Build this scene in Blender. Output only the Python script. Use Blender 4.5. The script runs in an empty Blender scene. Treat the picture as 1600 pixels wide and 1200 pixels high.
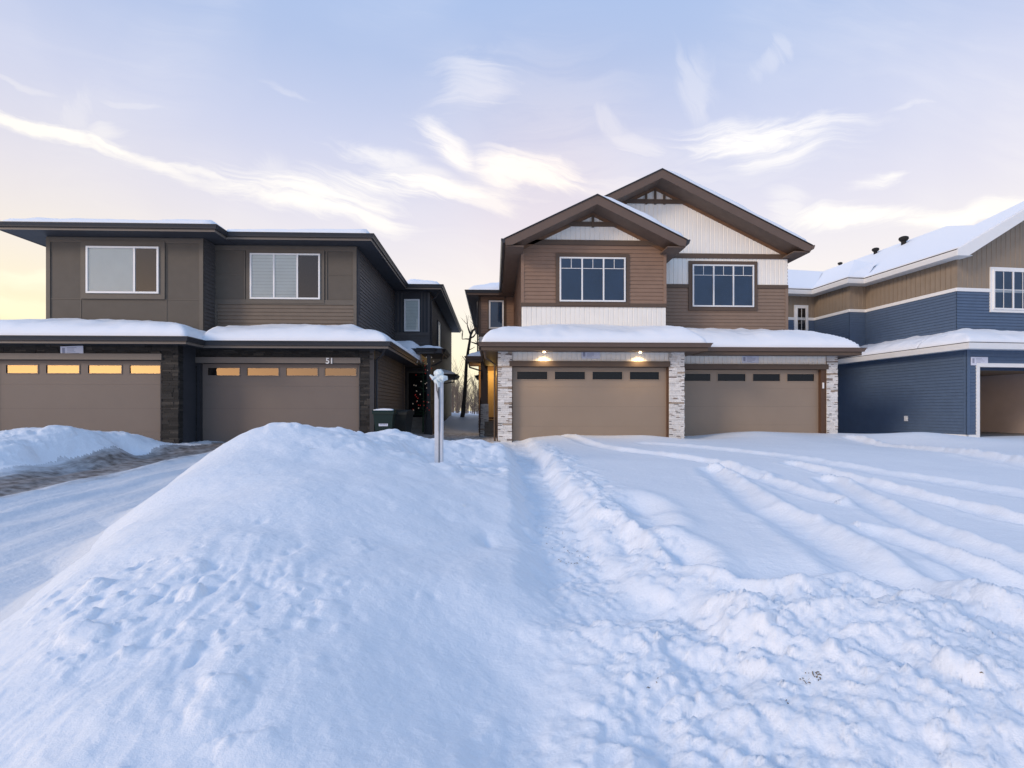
import bpy, math, random
import numpy as np
from mathutils import Vector
random.seed(7)
R=math.radians
scn=bpy.context.scene
col=scn.collection
CZ=1.08; YAW=R(2.0); TY=math.tan(YAW)
# ---- image coordinate helpers: image pixels at an assumed depth -> metres (X right, Y into the street, Z up; garage slab of brown house = 0)
def Xp(px,Y):
    u=(px-800)/800.0
    return Y*(u+TY)/(1-TY*u)
def dep(px,Y):
    return Y*math.cos(YAW)+Xp(px,Y)*math.sin(YAW)
def Zp(py,px,Y):
    return CZ+(641-py)/800.0*dep(px,Y)
def at(px,py,Y): return (Xp(px,Y),Y,Zp(py,px,Y))

# ================= materials =================
def mat(name,base,rough=.6,spec=.4,metal=0,noise=0,nscale=8,bump=0,bscale=60,emit=None,estr=0,stretch=None,coat=0):
    m=bpy.data.materials.new(name); m.use_nodes=True
    nt=m.node_tree; b=nt.nodes['Principled BSDF']
    b.inputs['Base Color'].default_value=(*base,1); b.inputs['Roughness'].default_value=rough
    b.inputs['Specular IOR Level'].default_value=spec; b.inputs['Metallic'].default_value=metal
    b.inputs['Coat Weight'].default_value=coat
    tc=nt.nodes.new('ShaderNodeTexCoord'); src=tc.outputs['Object']
    if stretch:
        mp=nt.nodes.new('ShaderNodeMapping'); mp.inputs['Scale'].default_value=stretch
        nt.links.new(src,mp.inputs[0]); src=mp.outputs[0]
    if noise:
        n=nt.nodes.new('ShaderNodeTexNoise'); n.inputs['Scale'].default_value=nscale; n.inputs['Detail'].default_value=5
        nt.links.new(src,n.inputs['Vector'])
        r=nt.nodes.new('ShaderNodeMapRange'); r.inputs[1].default_value=.25; r.inputs[2].default_value=.75
        r.inputs[3].default_value=1-noise; r.inputs[4].default_value=1+noise
        nt.links.new(n.outputs[0],r.inputs[0])
        mx=nt.nodes.new('ShaderNodeVectorMath'); mx.operation='SCALE'; mx.inputs[0].default_value=base
        nt.links.new(r.outputs[0],mx.inputs['Scale']); nt.links.new(mx.outputs[0],b.inputs['Base Color'])
    if bump:
        n2=nt.nodes.new('ShaderNodeTexNoise'); n2.inputs['Scale'].default_value=bscale; n2.inputs['Detail'].default_value=4
        nt.links.new(src,n2.inputs['Vector'])
        bp=nt.nodes.new('ShaderNodeBump'); bp.inputs['Strength'].default_value=bump; bp.inputs['Distance'].default_value=.01
        nt.links.new(n2.outputs[0],bp.inputs['Height']); nt.links.new(bp.outputs[0],b.inputs['Normal'])
    if emit:
        b.inputs['Emission Color'].default_value=(*emit,1); b.inputs['Emission Strength'].default_value=estr
    return m
M={}
M['panel']=mat('fibre_cement_panel',(.122,.106,.088),.75,.3,noise=.06,nscale=3,bump=.15)
M['lapgrey']=mat('taupe_lap_siding',(.17,.135,.105),.6,.35,noise=.07,nscale=4)
M['lapdark']=mat('dark_lap_siding',(.098,.090,.088),.6,.3,noise=.08,nscale=4)
M['trimgrey']=mat('taupe_trim',(.135,.117,.097),.6,.35,noise=.05,nscale=5)
M['blackmetal']=mat('black_fascia_metal',(.030,.031,.036),.45,.5,noise=.1)
M['greyfascia']=mat('taupe_fascia_metal',(.175,.15,.13),.5,.4,noise=.05)
M['soffitdark']=mat('dark_soffit',(.045,.047,.055),.6,.3,noise=.1,nscale=3)
M['doortaupe']=mat('taupe_garage_steel',(.175,.142,.122),.5,.4,noise=.035,nscale=1.5,bump=.12,bscale=180)
M['doorbrown']=mat('brown_garage_steel',(.295,.228,.172),.5,.4,noise=.035,nscale=1.5,bump=.12,bscale=180)
M['lapbrown']=mat('brown_lap_siding',(.265,.172,.122),.6,.35,noise=.07,nscale=4)
M['lapbrown2']=mat('umber_lap_siding',(.245,.172,.126),.6,.35,noise=.07,nscale=4)
M['trimbrown']=mat('brown_trim',(.112,.077,.055),.55,.35,noise=.06,nscale=5)
M['fasciabrown']=mat('brown_fascia',(.135,.092,.070),.5,.4,noise=.06,nscale=3)
M['soffitbrown']=mat('brown_soffit',(.14,.098,.075),.6,.3,noise=.1,nscale=4)
M['cedar']=mat('orange_brown_frieze',(.19,.105,.06),.6,.3,noise=.15,nscale=6)
M['jamb']=mat('dark_brown_jamb',(.10,.055,.035),.6,.3,noise=.1)
M['whitebatten']=mat('white_batten_vinyl',(.87,.84,.78),.5,.4,noise=.03,nscale=2)
M['white']=mat('white_vinyl',(.82,.82,.81),.4,.45,noise=.02,nscale=5)
M['paper']=mat('paper_sheet',(.68,.70,.80),.8,.2,noise=.03,nscale=9)
M['ink']=mat('grey_ink',(.33,.35,.45),.8,.2)
M['lapblue']=mat('blue_lap_siding',(.088,.133,.213),.55,.35,noise=.06,nscale=4)
M['tan']=mat('tan_batten_vinyl',(.275,.220,.165),.6,.35,noise=.06,nscale=3)
M['dark']=mat('dark_interior',(.012,.012,.016),.9,.1)
M['skyrefl']=mat('painted_sky_reflection',(.055,.105,.195),.9,.1,noise=.15,nscale=1.2)  # backing behind upper panes, blue sky reflection painted into its colour
M['blind']=mat('pale_blind',(.80,.84,.80),.8,.2,noise=.04,nscale=2)
M['concrete']=mat('concrete',(.30,.29,.28),.85,.2,noise=.15,nscale=6,bump=.3)
M['drywall']=mat('bare_wall_board',(.68,.60,.58),.9,.1,noise=.06,nscale=2)
M['wood']=mat('raw_lumber',(.20,.11,.055),.8,.2,noise=.25,nscale=4,stretch=(1,1,8))
M['step']=mat('porch_step',(.24,.21,.18),.8,.2,noise=.15,nscale=8)
M['bin']=mat('green_bin_plastic',(.005,.020,.016),.45,.4,noise=.1)
M['bindark']=mat('dark_bin_plastic',(.018,.022,.022),.45,.4,noise=.1)
M['rubber']=mat('black_rubber',(.015,.015,.015),.7,.3)
M['bark']=mat('grey_bark',(.15,.125,.105),.9,.2,noise=.35,nscale=10,bump=.6,bscale=40,stretch=(1,1,.25))
M['twig']=mat('twig_bark',(.17,.135,.11),.9,.2,noise=.3,nscale=4)
M['post']=mat('weathered_white_paint',(.62,.63,.66),.5,.4,noise=.08,nscale=14,bump=.2)
M['tape']=mat('crumpled_plastic_film',(.62,.70,.72),.35,.5,noise=.2,nscale=20,bump=.8)
M['wire']=mat('grey_cable',(.10,.10,.11),.5,.4)
M['straw']=mat('dry_straw',(.16,.12,.075),.9,.1,noise=.3)
M['yellowdoor']=mat('pale_ochre_door',(.58,.42,.20),.5,.4,noise=.05)
M['lampglow']=mat('lit_lamp_disc',(1,.9,.75),.5,.3,emit=(1.0,.74,.42),estr=30)
M['lampoff']=mat('unlit_lamp_disc',(.5,.5,.5),.4,.5)
M['red']=mat('red_bulb',(.55,.03,.02),.3,.5,emit=(1,.08,.04),estr=.06)
M['warmbulb']=mat('white_bulb',(.7,.6,.5),.3,.5,emit=(1,.75,.5),estr=.12)
M['pine']=mat('artificial_pine',(.015,.04,.02),.8,.2,noise=.3)
def glass(name,refl,tint=(.75,.8,.85),rough=.0,gt=(.92,.95,1)):
    m=bpy.data.materials.new(name); m.use_nodes=True; nt=m.node_tree; nt.nodes.clear()
    o=nt.nodes.new('ShaderNodeOutputMaterial'); mx=nt.nodes.new('ShaderNodeMixShader')
    t=nt.nodes.new('ShaderNodeBsdfTransparent'); t.inputs[0].default_value=(*tint,1)
    g=nt.nodes.new('ShaderNodeBsdfGlossy'); g.inputs['Roughness'].default_value=rough; g.inputs[0].default_value=(*gt,1)
    f=nt.nodes.new('ShaderNodeFresnel'); f.inputs[0].default_value=1.5
    a=nt.nodes.new('ShaderNodeMath'); a.operation='ADD'; a.inputs[1].default_value=refl; a.use_clamp=True
    tc=nt.nodes.new('ShaderNodeTexCoord'); n=nt.nodes.new('ShaderNodeTexNoise'); n.inputs['Scale'].default_value=.9
    bp=nt.nodes.new('ShaderNodeBump'); bp.inputs['Strength'].default_value=.12; bp.inputs['Distance'].default_value=.02
    L=nt.links.new
    L(tc.outputs['Object'],n.inputs['Vector']); L(n.outputs[0],bp.inputs['Height']); L(bp.outputs[0],g.inputs['Normal'])
    L(f.outputs[0],a.inputs[0]); L(a.outputs[0],mx.inputs[0]); L(t.outputs[0],mx.inputs[1]); L(g.outputs[0],mx.inputs[2]); L(mx.outputs[0],o.inputs[0])
    return m
M['glass']=glass('window_glass',.03,(.93,.95,.96))
M['glassgar']=glass('clear_garage_glass',.0)
M['glassmirror']=glass('sunset_tinted_glass',.34,gt=(1,.84,.66))  # orange of the sunset reflection put into the gloss tint
M['glassdull']=glass('sunset_tinted_glass_dull',.18,gt=(1,.82,.66))  # same painted sunset tint, weaker mirror for the duller door
def snowmat(name,base,bump=.35,scale=22,rough=.55,dirt=False):
    m=bpy.data.materials.new(name); m.use_nodes=True; nt=m.node_tree; b=nt.nodes['Principled BSDF']; L=nt.links.new
    b.inputs['Roughness'].default_value=rough; b.inputs['Specular IOR Level'].default_value=.25
    b.inputs['Base Color'].default_value=(*base,1)
    tc=nt.nodes.new('ShaderNodeTexCoord')
    n=nt.nodes.new('ShaderNodeTexNoise'); n.inputs['Scale'].default_value=scale; n.inputs['Detail'].default_value=6; n.inputs['Roughness'].default_value=.6
    n3=nt.nodes.new('ShaderNodeTexNoise'); n3.inputs['Scale'].default_value=260; n3.inputs['Detail'].default_value=3
    L(tc.outputs['Object'],n.inputs['Vector']); L(tc.outputs['Object'],n3.inputs['Vector'])
    bp=nt.nodes.new('ShaderNodeBump'); bp.inputs['Strength'].default_value=bump; bp.inputs['Distance'].default_value=.012
    bp2=nt.nodes.new('ShaderNodeBump'); bp2.inputs['Strength'].default_value=.35; bp2.inputs['Distance'].default_value=.003
    L(n.outputs[0],bp.inputs['Height']); L(n3.outputs[0],bp2.inputs['Height']); L(bp.outputs[0],bp2.inputs['Normal']); L(bp2.outputs[0],b.inputs['Normal'])
    if dirt:
        at_=nt.nodes.new('ShaderNodeAttribute'); at_.attribute_name='dirt'
        mp=nt.nodes.new('ShaderNodeMapping'); mp.inputs['Scale'].default_value=(2.2,.35,1); mp.inputs['Rotation'].default_value=(0,0,R(6))
        L(tc.outputs['Object'],mp.inputs[0])
        nn=nt.nodes.new('ShaderNodeTexNoise'); nn.inputs['Scale'].default_value=2.2; nn.inputs['Detail'].default_value=9; nn.inputs['Roughness'].default_value=.7
        L(mp.outputs[0],nn.inputs['Vector'])
        ad=nt.nodes.new('ShaderNodeMath'); ad.operation='ADD'; L(at_.outputs['Fac'],ad.inputs[0]); L(nn.outputs[0],ad.inputs[1])
        mr=nt.nodes.new('ShaderNodeMapRange'); mr.inputs[1].default_value=.78; mr.inputs[2].default_value=1.28; mr.interpolation_type='SMOOTHSTEP'; L(ad.outputs[0],mr.inputs[0])
        n4=nt.nodes.new('ShaderNodeTexNoise'); n4.inputs['Scale'].default_value=7; n4.inputs['Detail'].default_value=8; L(tc.outputs['Object'],n4.inputs['Vector'])
        rp=nt.nodes.new('ShaderNodeValToRGB'); rp.color_ramp.elements[0].position=.35; rp.color_ramp.elements[0].color=(.12,.098,.085,1)
        rp.color_ramp.elements[1].position=.65; rp.color_ramp.elements[1].color=(.36,.33,.32,1); L(n4.outputs[0],rp.inputs[0])
        mx=nt.nodes.new('ShaderNodeMix'); mx.data_type='RGBA'; mx.inputs[6].default_value=(*base,1)
        L(mr.outputs[0],mx.inputs[0]); L(rp.outputs[0],mx.inputs[7]); L(mx.outputs[2],b.inputs['Base Color'])
    return m
M['snow']=snowmat('snow',(.80,.83,.88),.6,26)
M['roofsnow']=snowmat('roof_snow',(.86,.88,.92),.15,6)
M['packed']=snowmat('packed_snow',(.70,.73,.78),.7,30,.5,dirt=True)
def stonemat(name):
    m=bpy.data.materials.new(name); m.use_nodes=True; nt=m.node_tree; b=nt.nodes['Principled BSDF']; L=nt.links.new
    a=nt.nodes.new('ShaderNodeAttribute'); a.attribute_name='stone'
    tc=nt.nodes.new('ShaderNodeTexCoord'); n=nt.nodes.new('ShaderNodeTexNoise'); n.inputs['Scale'].default_value=25; n.inputs['Detail'].default_value=6
    L(tc.outputs['Object'],n.inputs['Vector'])
    r=nt.nodes.new('ShaderNodeMapRange'); r.inputs[1].default_value=.3; r.inputs[2].default_value=.7; r.inputs[3].default_value=.82; r.inputs[4].default_value=1.12; L(n.outputs[0],r.inputs[0])
    v=nt.nodes.new('ShaderNodeVectorMath'); v.operation='SCALE'; L(a.outputs['Color'],v.inputs[0]); L(r.outputs[0],v.inputs['Scale']); L(v.outputs[0],b.inputs['Base Color'])
    bp=nt.nodes.new('ShaderNodeBump'); bp.inputs['Strength'].default_value=.7; bp.inputs['Distance'].default_value=.01; L(n.outputs[0],bp.inputs['Height']); L(bp.outputs[0],b.inputs['Normal'])
    b.inputs['Roughness'].default_value=.8
    return m
M['stone']=stonemat('split_face_stone')

# ================= object helpers =================
def tag(o,label=None,cat=None,group=None,kind=None):
    if label: o['label']=label
    if cat: o['category']=cat
    if group: o['group']=group
    if kind: o['kind']=kind
    return o
def empty(name,loc):
    o=bpy.data.objects.new(name,None); o.location=loc; o.empty_display_size=.3; col.objects.link(o); return o
def wloc(o):
    v=Vector((0,0,0))
    while o is not None: v+=o.location; o=o.parent
    return v
class F:   # a wall frame: u along the wall, v up, w outwards
    def __init__(s,ox,oy,ang=0,oz=0):
        a=R(ang); s.o=(ox,oy,oz); s.d=(math.cos(a),math.sin(a)); s.n=(math.sin(a),-math.cos(a))
    def __call__(s,u,v,w):
        return (s.o[0]+u*s.d[0]+w*s.n[0], s.o[1]+u*s.d[1]+w*s.n[1], s.o[2]+v)
W0=F(0,0,0)   # u = X, v = Z, w = -Y
class MB:
    def __init__(s): s.v=[]; s.f=[]; s.c=[]; s.sm=False
    def poly(s,pts,c=None):
        n=len(s.v); s.v+= [tuple(p) for p in pts]; s.f.append(tuple(range(n,n+len(pts)))); s.c.append(c)
    def box(s,fr,u0,u1,v0,v1,w0,w1,c=None):
        P=[fr(u,v,w) for w in (w0,w1) for v in (v0,v1) for u in (u0,u1)]
        n=len(s.v); s.v+=P
        for q in ((0,2,3,1),(4,5,7,6),(0,1,5,4),(2,6,7,3),(0,4,6,2),(1,3,7,5)):
            s.f.append(tuple(n+i for i in q)); s.c.append(c)
    def prism(s,fr,pts,w0,w1,c=None):   # (u,v) outline extruded along w
        a=[fr(u,v,w0) for u,v in pts]; b=[fr(u,v,w1) for u,v in pts]; n=len(s.v); k=len(pts); s.v+=a+b
        s.f.append(tuple(n+i for i in range(k))[::-1]); s.f.append(tuple(n+k+i for i in range(k))); s.c+=[c,c]
        for i in range(k):
            j=(i+1)%k; s.f.append((n+i,n+j,n+k+j,n+k+i)); s.c.append(c)
    def tube(s,path,r,n=8,cap=True):
        k=len(path); base=len(s.v)
        if not isinstance(r,(list,tuple)): r=[r]*k
        pv=[Vector(p) for p in path]; ref=Vector((0.13,.21,1)).normalized()
        for i in range(k):
            t=(pv[min(i+1,k-1)]-pv[max(i-1,0)]).normalized()
            a=t.cross(ref) 
            if a.length<.15: a=t.cross(Vector((1,0.1,0)))
            a.normalize(); b=t.cross(a)
            for j in range(n):
                th=2*math.pi*j/n; s.v.append(tuple(pv[i]+(a*math.cos(th)+b*math.sin(th))*r[i]))
        for i in range(k-1):
            for j in range(n):
                s.f.append((base+i*n+j,base+i*n+(j+1)%n,base+(i+1)*n+(j+1)%n,base+(i+1)*n+j)); s.c.append(None)
        if cap:
            s.f.append(tuple(base+j for j in range(n))[::-1]); s.f.append(tuple(base+(k-1)*n+j for j in range(n))); s.c+=[None,None]
    def build(s,name,m,parent=None,label=None,smooth=False):
        root=wloc(parent) if parent else Vector((0,0,0))
        me=bpy.data.meshes.new(name); me.from_pydata([(x-root.x,y-root.y,z-root.z) for x,y,z in s.v],[],s.f); me.update()
        me.materials.append(m)
        if any(c is not None for c in s.c):
            at_=me.color_attributes.new('stone','FLOAT_COLOR','CORNER'); buf=[]
            for c,f in zip(s.c,s.f): buf+= [x for _ in f for x in (*(c or (.2,.2,.2)),1)]
            at_.data.foreach_set('color',buf)
        if smooth: me.polygons.foreach_set('use_smooth',[True]*len(me.polygons))
        o=bpy.data.objects.new(name,me); col.objects.link(o)
        if parent: o.parent=parent
        if label: o['label']=label
        return o
def solo(name,mb,m,loc,label,cat,group=None,kind=None,smooth=False):
    e=mb.build(name,m,smooth=smooth)
    me=e.data; L=Vector(loc)
    co=np.empty(len(me.vertices)*3); me.vertices.foreach_get('co',co); co=co.reshape(-1,3)-np.array(L); me.vertices.foreach_set('co',co.ravel()); me.update()
    e.location=L; tag(e,label,cat,group,kind); return e

# ---- surfaces
def lap(mb,fr,u0,u1,v0,v1,w=0,pitch=.13):
    n=max(1,round((v1-v0)/pitch)); p=(v1-v0)/n
    for i in range(n):
        a=v0+i*p; b=a+p
        mb.poly([fr(u0,a,w+.028),fr(u1,a,w+.028),fr(u1,b,w+.004),fr(u0,b,w+.004)])
        mb.poly([fr(u0,a,w-.004),fr(u1,a,w-.004),fr(u1,a,w+.028),fr(u0,a,w+.028)])
    mb.poly([fr(u0,v0,w-.01),fr(u1,v0,w-.01),fr(u1,v1,w-.01),fr(u0,v1,w-.01)])
def batten(mb,fr,u0,u1,bot,top,w=0,pitch=.165):
    fb=bot if callable(bot) else (lambda u:bot); ft=top if callable(top) else (lambda u:top)
    n=max(1,round((u1-u0)/pitch)); p=(u1-u0)/n; g=.02
    for i in range(n):
        a=u0+i*p; b=a+p
        xs=[a,a+g,a+g*2,(a+b)/2,b]; ws=[w-.000,w-.000,w+.018,w+.015,w+.018]
        for k in range(4):
            ua,ub=xs[k],xs[k+1]
            if ft(ua)-fb(ua)<.005 and ft(ub)-fb(ub)<.005: continue
            mb.poly([fr(ua,fb(ua),ws[k]),fr(ub,fb(ub),ws[k+1]),fr(ub,max(ft(ub),fb(ub)),ws[k+1]),fr(ua,max(ft(ua),fb(ua)),ws[k])])
        if ft(b)-fb(b)>.005: mb.poly([fr(b,fb(b),w+.018),fr(b,fb(b),w-.0),fr(b,max(ft(b),fb(b)),w-.0),fr(b,max(ft(b),fb(b)),w+.018)])
def plane(mb,fr,u0,u1,v0,v1,w=0): mb.poly([fr(u0,v0,w),fr(u1,v0,w),fr(u1,v1,w),fr(u0,v1,w)])
def stones(mb,fr,u0,u1,v0,v1,w0,kind,sides=(True,True),rnd=random):
    v=v0
    mb.box(fr,u0+.012,u1-.012,v0,v1,w0-.25,w0-.012,(.05,.035,.028) if kind=='dark' else (.34,.25,.19))
    while v<v1-.01:
        h=min(rnd.choice((.045,.06,.06,.08)),v1-v); u=u0
        while u<u1-.01:
            L=rnd.uniform(.12,.42); 
            if u1-u-L<.1: L=u1-u
            if kind=='dark':
                g=rnd.uniform(.007,.028); c=(g*1.1,g*1.0,g*.92)
                if rnd.random()<.10: c=(.05,.043,.036)
            else:
                g=rnd.uniform(.66,.84); c=(g,g*.965,g*.92)
                q=rnd.random()
                if q<.03: c=(.42,.34,.27)
                elif q<.05: c=(.25,.21,.19)
            gap=.003 if rnd.random()<.7 else .007
            mb.box(fr,u,u+L-gap,v,v+h-gap*.8,w0-.02,w0+rnd.uniform(0,.022),c)
            u+=L
        if kind!='dark':
            for _ in range(1):
                if rnd.random()<.75:
                    s=rnd.choice((u0,u1,rnd.uniform(u0,u1))); l=rnd.uniform(.06,.14)
                    a=max(u0,min(s-l/2,u1-l)); c=rnd.choice(((.16,.12,.10),(.22,.14,.09),(.10,.09,.09)))
                    mb.box(fr,a,a+l,v+h-.016,v+h+.004,w0,w0+.0245,c)
        v+=h
def sweep(mb,path,profile,closed=False):
    """profile (out,z) swept along horizontal path; outward = right of travel"""
    n=len(path); rings=[]
    for i,p in enumerate(path):
        p=Vector(p)
        d0=(p-Vector(path[i-1])).normalized() if i>0 else None
        d1=(Vector(path[i+1])-p).normalized() if i<n-1 else None
        n0=Vector((d0.y,-d0.x,0)) if d0 else None; n1=Vector((d1.y,-d1.x,0)) if d1 else None
        if n0 is None: m=n1
        elif n1 is None: m=n0
        else:
            m=(n0+n1); m=m/max(.3,m.length_squared)*2
        rings.append([tuple(p+m*o+Vector((0,0,z))) for o,z in profile])
    k=len(profile)
    for i in range(n-1):
        for j in range(k):
            a=rings[i][j];b=rings[i][(j+1)%k];c=rings[i+1][(j+1)%k];d=rings[i+1][j]
            mb.poly([a,d,c,b])
    mb.poly(rings[0]); mb.poly(rings[-1][::-1])
# ---- numpy noise
def _h(ix,iy,seed):
    n=(ix*374761393+iy*668265263+seed*974634777)&0xffffffff
    n=((n^(n>>13))*1274126177)&0xffffffff
    return ((n^(n>>16))&0xffff)/65535.0
def vnoise(x,y,seed=0):
    ix=np.floor(x).astype(np.int64); iy=np.floor(y).astype(np.int64); fx=x-ix; fy=y-iy
    fx=fx*fx*fx*(fx*(fx*6-15)+10); fy=fy*fy*fy*(fy*(fy*6-15)+10)
    a=_h(ix,iy,seed);b=_h(ix+1,iy,seed);c=_h(ix,iy+1,seed);d=_h(ix+1,iy+1,seed)
    return (a*(1-fx)+b*fx)*(1-fy)+(c*(1-fx)+d*fx)*fy
def fbm(x,y,oct=4,seed=0,gain=.5):
    s=0;a=1;t=0
    for i in range(oct):
        ca,sa=math.cos(i*1.3+.4),math.sin(i*1.3+.4)
        s=s+a*(vnoise(x*ca-y*sa+i*17.3,x*sa+y*ca-i*9.1,seed+i)-.5)*2; t+=a; a*=gain; x=x*2.03;y=y*2.03
    return s/t
def chunks(x,y,seed=0,thr=.55):
    """irregular separate lumps: height 0..1, each cell its own size"""
    x=x+.35*(vnoise(x*2.1,y*2.1,seed+70)-.5); y=y+.35*(vnoise(x*2.3+5,y*2.3,seed+71)-.5)
    ix=np.floor(x).astype(np.int64); iy=np.floor(y).astype(np.int64); out=np.zeros(np.broadcast(x,y).shape)
    for i in (-1,0,1):
        for j in (-1,0,1):
            a=ix+i; b=iy+j; cx=a+_h(a,b,seed)*.9+.05; cy=b+_h(a,b,seed+1)*.9+.05; q=_h(a,b,seed+2)
            r=np.where(q>thr,.18+.42*(q-thr)/(1-thr),.0001); an=_h(a,b,seed+3)*3.14; dx=x-cx; dy=y-cy
            u=dx*np.cos(an)+dy*np.sin(an); v=-dx*np.sin(an)+dy*np.cos(an)
            d=1-((np.abs(u)/r)**2.6+(np.abs(v)/(r*.7))**2.6)
            out=np.maximum(out,np.where(d>0,np.clip(d,0,1)**.55*r*1.6*(1+.5*u/r),0))
    return out
def sst(a,b,x):
    t=np.clip((x-a)/(b-a),0,1); return t*t*(3-2*t)
# ---- roofs
def field(mb_top,fr,u0,u1,d0,d1,zf,step,skirt=None):
    nu=max(2,int((u1-u0)/step)); nd=max(2,int((d1-d0)/step))
    us=np.linspace(u0,u1,nu+1); ds=np.linspace(d0,d1,nd+1)
    # finer rows near the edges
    U,D=np.meshgrid(us,ds); Z=zf(U,D); n=len(mb_top.v)
    for j in range(nd+1):
        for i in range(nu+1): mb_top.v.append(fr(float(U[j,i]),float(Z[j,i]),-float(D[j,i])))
    w=nu+1
    for j in range(nd):
        for i in range(nu):
            a=n+j*w+i; mb_top.f.append((a,a+1,a+w+1,a+w)); mb_top.c.append(None)
    if skirt is not None:
        ring=[(j,i) for j,i in [(0,i) for i in range(nu+1)]+[(j,nu) for j in range(1,nd+1)]+[(nd,i) for i in range(nu-1,-1,-1)]+[(j,0) for j in range(nd-1,0,-1)]]
        m=len(mb_top.v)
        for j,i in ring: mb_top.v.append(fr(float(U[j,i]),skirt,-float(D[j,i])))
        k=len(ring)
        for q in range(k):
            a=ring[q];b=ring[(q+1)%k]
            mb_top.f.append((n+a[0]*w+a[1],m+q,m+(q+1)%k,n+b[0]*w+b[1])); mb_top.c.append(None)
        mb_top.f.append(tuple(m+q for q in range(k))); mb_top.c.append(None)
def hip(u0,u1,d0,d1,z0,pitch,left,right,front,back,cap=99):
    def f(U,D):
        e=np.full_like(U,cap,dtype=float)
        if left: e=np.minimum(e,U-u0)
        if right: e=np.minimum(e,u1-U)
        if front: e=np.minimum(e,D-d0)
        if back: e=np.minimum(e,d1-D)
        return e
    return (lambda U,D: z0+pitch*f(U,D)), f
def hip_roof(root,fr,u0,u1,d0,d1,z0,pitch,edges,snow=.25,fmat='blackmetal',gmat='greyfascia',smat='soffitdark',step=.12,drop=.2,path=None,cap=99,seed=0,rnd=.35,bumpy=.06):
    """z0 = top of the fascia; builds roof, gutter and snow"""
    zf,ef=hip(u0,u1,d0,d1,z0,pitch,*edges,cap=cap)
    m=MB(); field(m,fr,u0+.01,u1-.01,d0+.01,d1-.01,zf,max(step*2,.25),skirt=z0-drop+.02); r=m.build('roof',M[smat],root)
    s=MB()
    def sf(U,D):
        e=ef(U,D); t=np.clip(e/rnd,0,1); prof=np.sqrt(np.clip(1-(1-t)**2,0,1))
        th=.018*fbm(U*5,D*5,3,seed+13)+snow*(1+ .28*fbm(U*.55+seed,D*.8,3,seed+3)) + bumpy*fbm(U*1.7,D*1.7,3,seed+9)
        # soften creases
        return zf(U,D)+th*prof+.012
    field(s,fr,u0-.02,u1+.02,d0-.02,d1,sf,step,skirt=z0+.002); s.build('roof_snow',M['roofsnow'],r,smooth=True)
    if path:
        g=MB(); sweep(g,[fr(a,0,-b) for a,b in path],[(0,z0-drop),(.02,z0-drop),(.02,z0-.13),(0,z0-.13)]); g.build('fascia',M[gmat],r)
        g=MB(); sweep(g,[fr(a,0,-b) for a,b in path],[(.0,z0-.125),(.075,z0-.125),(.085,z0-.09),(.115,z0-.03),(.13,z0-.02),(.13,z0),(0,z0)]); g.build('gutter',M[fmat],r)
    return r
# ---- windows and doors
def window(root,fr,u0,u1,v0,v1,cols=(1,),trim=.12,trimm='trimgrey',back=('blind',),grille=None,w=.02,fw=.05,framem='white',gl='glass',tp=.035,slats=None,notop=False):
    f=MB(); W=w+.07
    f.box(fr,u0,u1,v0,v0+fw,w,W); f.box(fr,u0,u1,v1-fw,v1,w,W)
    f.box(fr,u0,u0+fw,v0+fw,v1-fw,w,W); f.box(fr,u1-fw,u1,v0+fw,v1-fw,w,W)
    tot=sum(cols); x=u0+fw; inner=(u1-u0)-2*fw; spans=[]
    for i,c in enumerate(cols):
        x2=x+inner*c/tot
        if i<len(cols)-1: f.box(fr,x2-fw*.5,x2+fw*.5,v0+fw,v1-fw,w,W-.006)
        spans.append((x+(fw*.5 if i else 0),x2-(fw*.5 if i<len(cols)-1 else 0))); x=x2
    win=f.build('window',M[framem],root)
    if trim:
        t=MB(); T=w+tp
        t.box(fr,u0-trim,u1+trim,v1,v1+trim,w-.02,T); t.box(fr,u0-trim,u1+trim,v0-trim,v0,w-.02,T)
        t.box(fr,u0-trim,u0,v0,v1,w-.02,T-.002); t.box(fr,u1,u1+trim,v0,v1,w-.02,T-.002)
        t.build('window_trim',M[trimm],win)
    for i,(a,b) in enumerate(spans):
        p=MB(); plane(p,fr,a,b,v0+fw,v1-fw,w+.045); p.build('pane',M[gl],win)
        q=MB(); bm=back[i%len(back)]
        if slats and bm=='blind':
            n=int((v1-v0)/slats)
            for k in range(n):
                z=v0+fw+k*(v1-v0-2*fw)/n; h=(v1-v0-2*fw)/n
                q.poly([fr(a,z,w+.026),fr(b,z,w+.026),fr(b,z+h,w+.012),fr(a,z+h,w+.012)])
        else: plane(q,fr,a,b,v0+fw,v1-fw,w+.012)
        q.build('blind' if bm=='blind' else 'pane_backing',M[bm],win)
        if grille:
            g=MB()
            if grille=='T':
                zt=v1-fw-(v1-v0)*.22; g.box(fr,a,b,zt-.009,zt+.009,w+.046,w+.056); g.box(fr,(a+b)/2-.009,(a+b)/2+.009,zt+.009,v1-fw,w+.046,w+.056)
            elif grille=='X':
                zt=(v0+v1)/2; g.box(fr,a,b,zt-.009,zt+.009,w+.046,w+.056); g.box(fr,(a+b)/2-.009,(a+b)/2+.009,v0+fw,zt-.009,w+.046,w+.056); g.box(fr,(a+b)/2-.009,(a+b)/2+.009,zt+.009,v1-fw,w+.046,w+.056)
            g.build('window_grille',M['white'],win)
    return win
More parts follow.
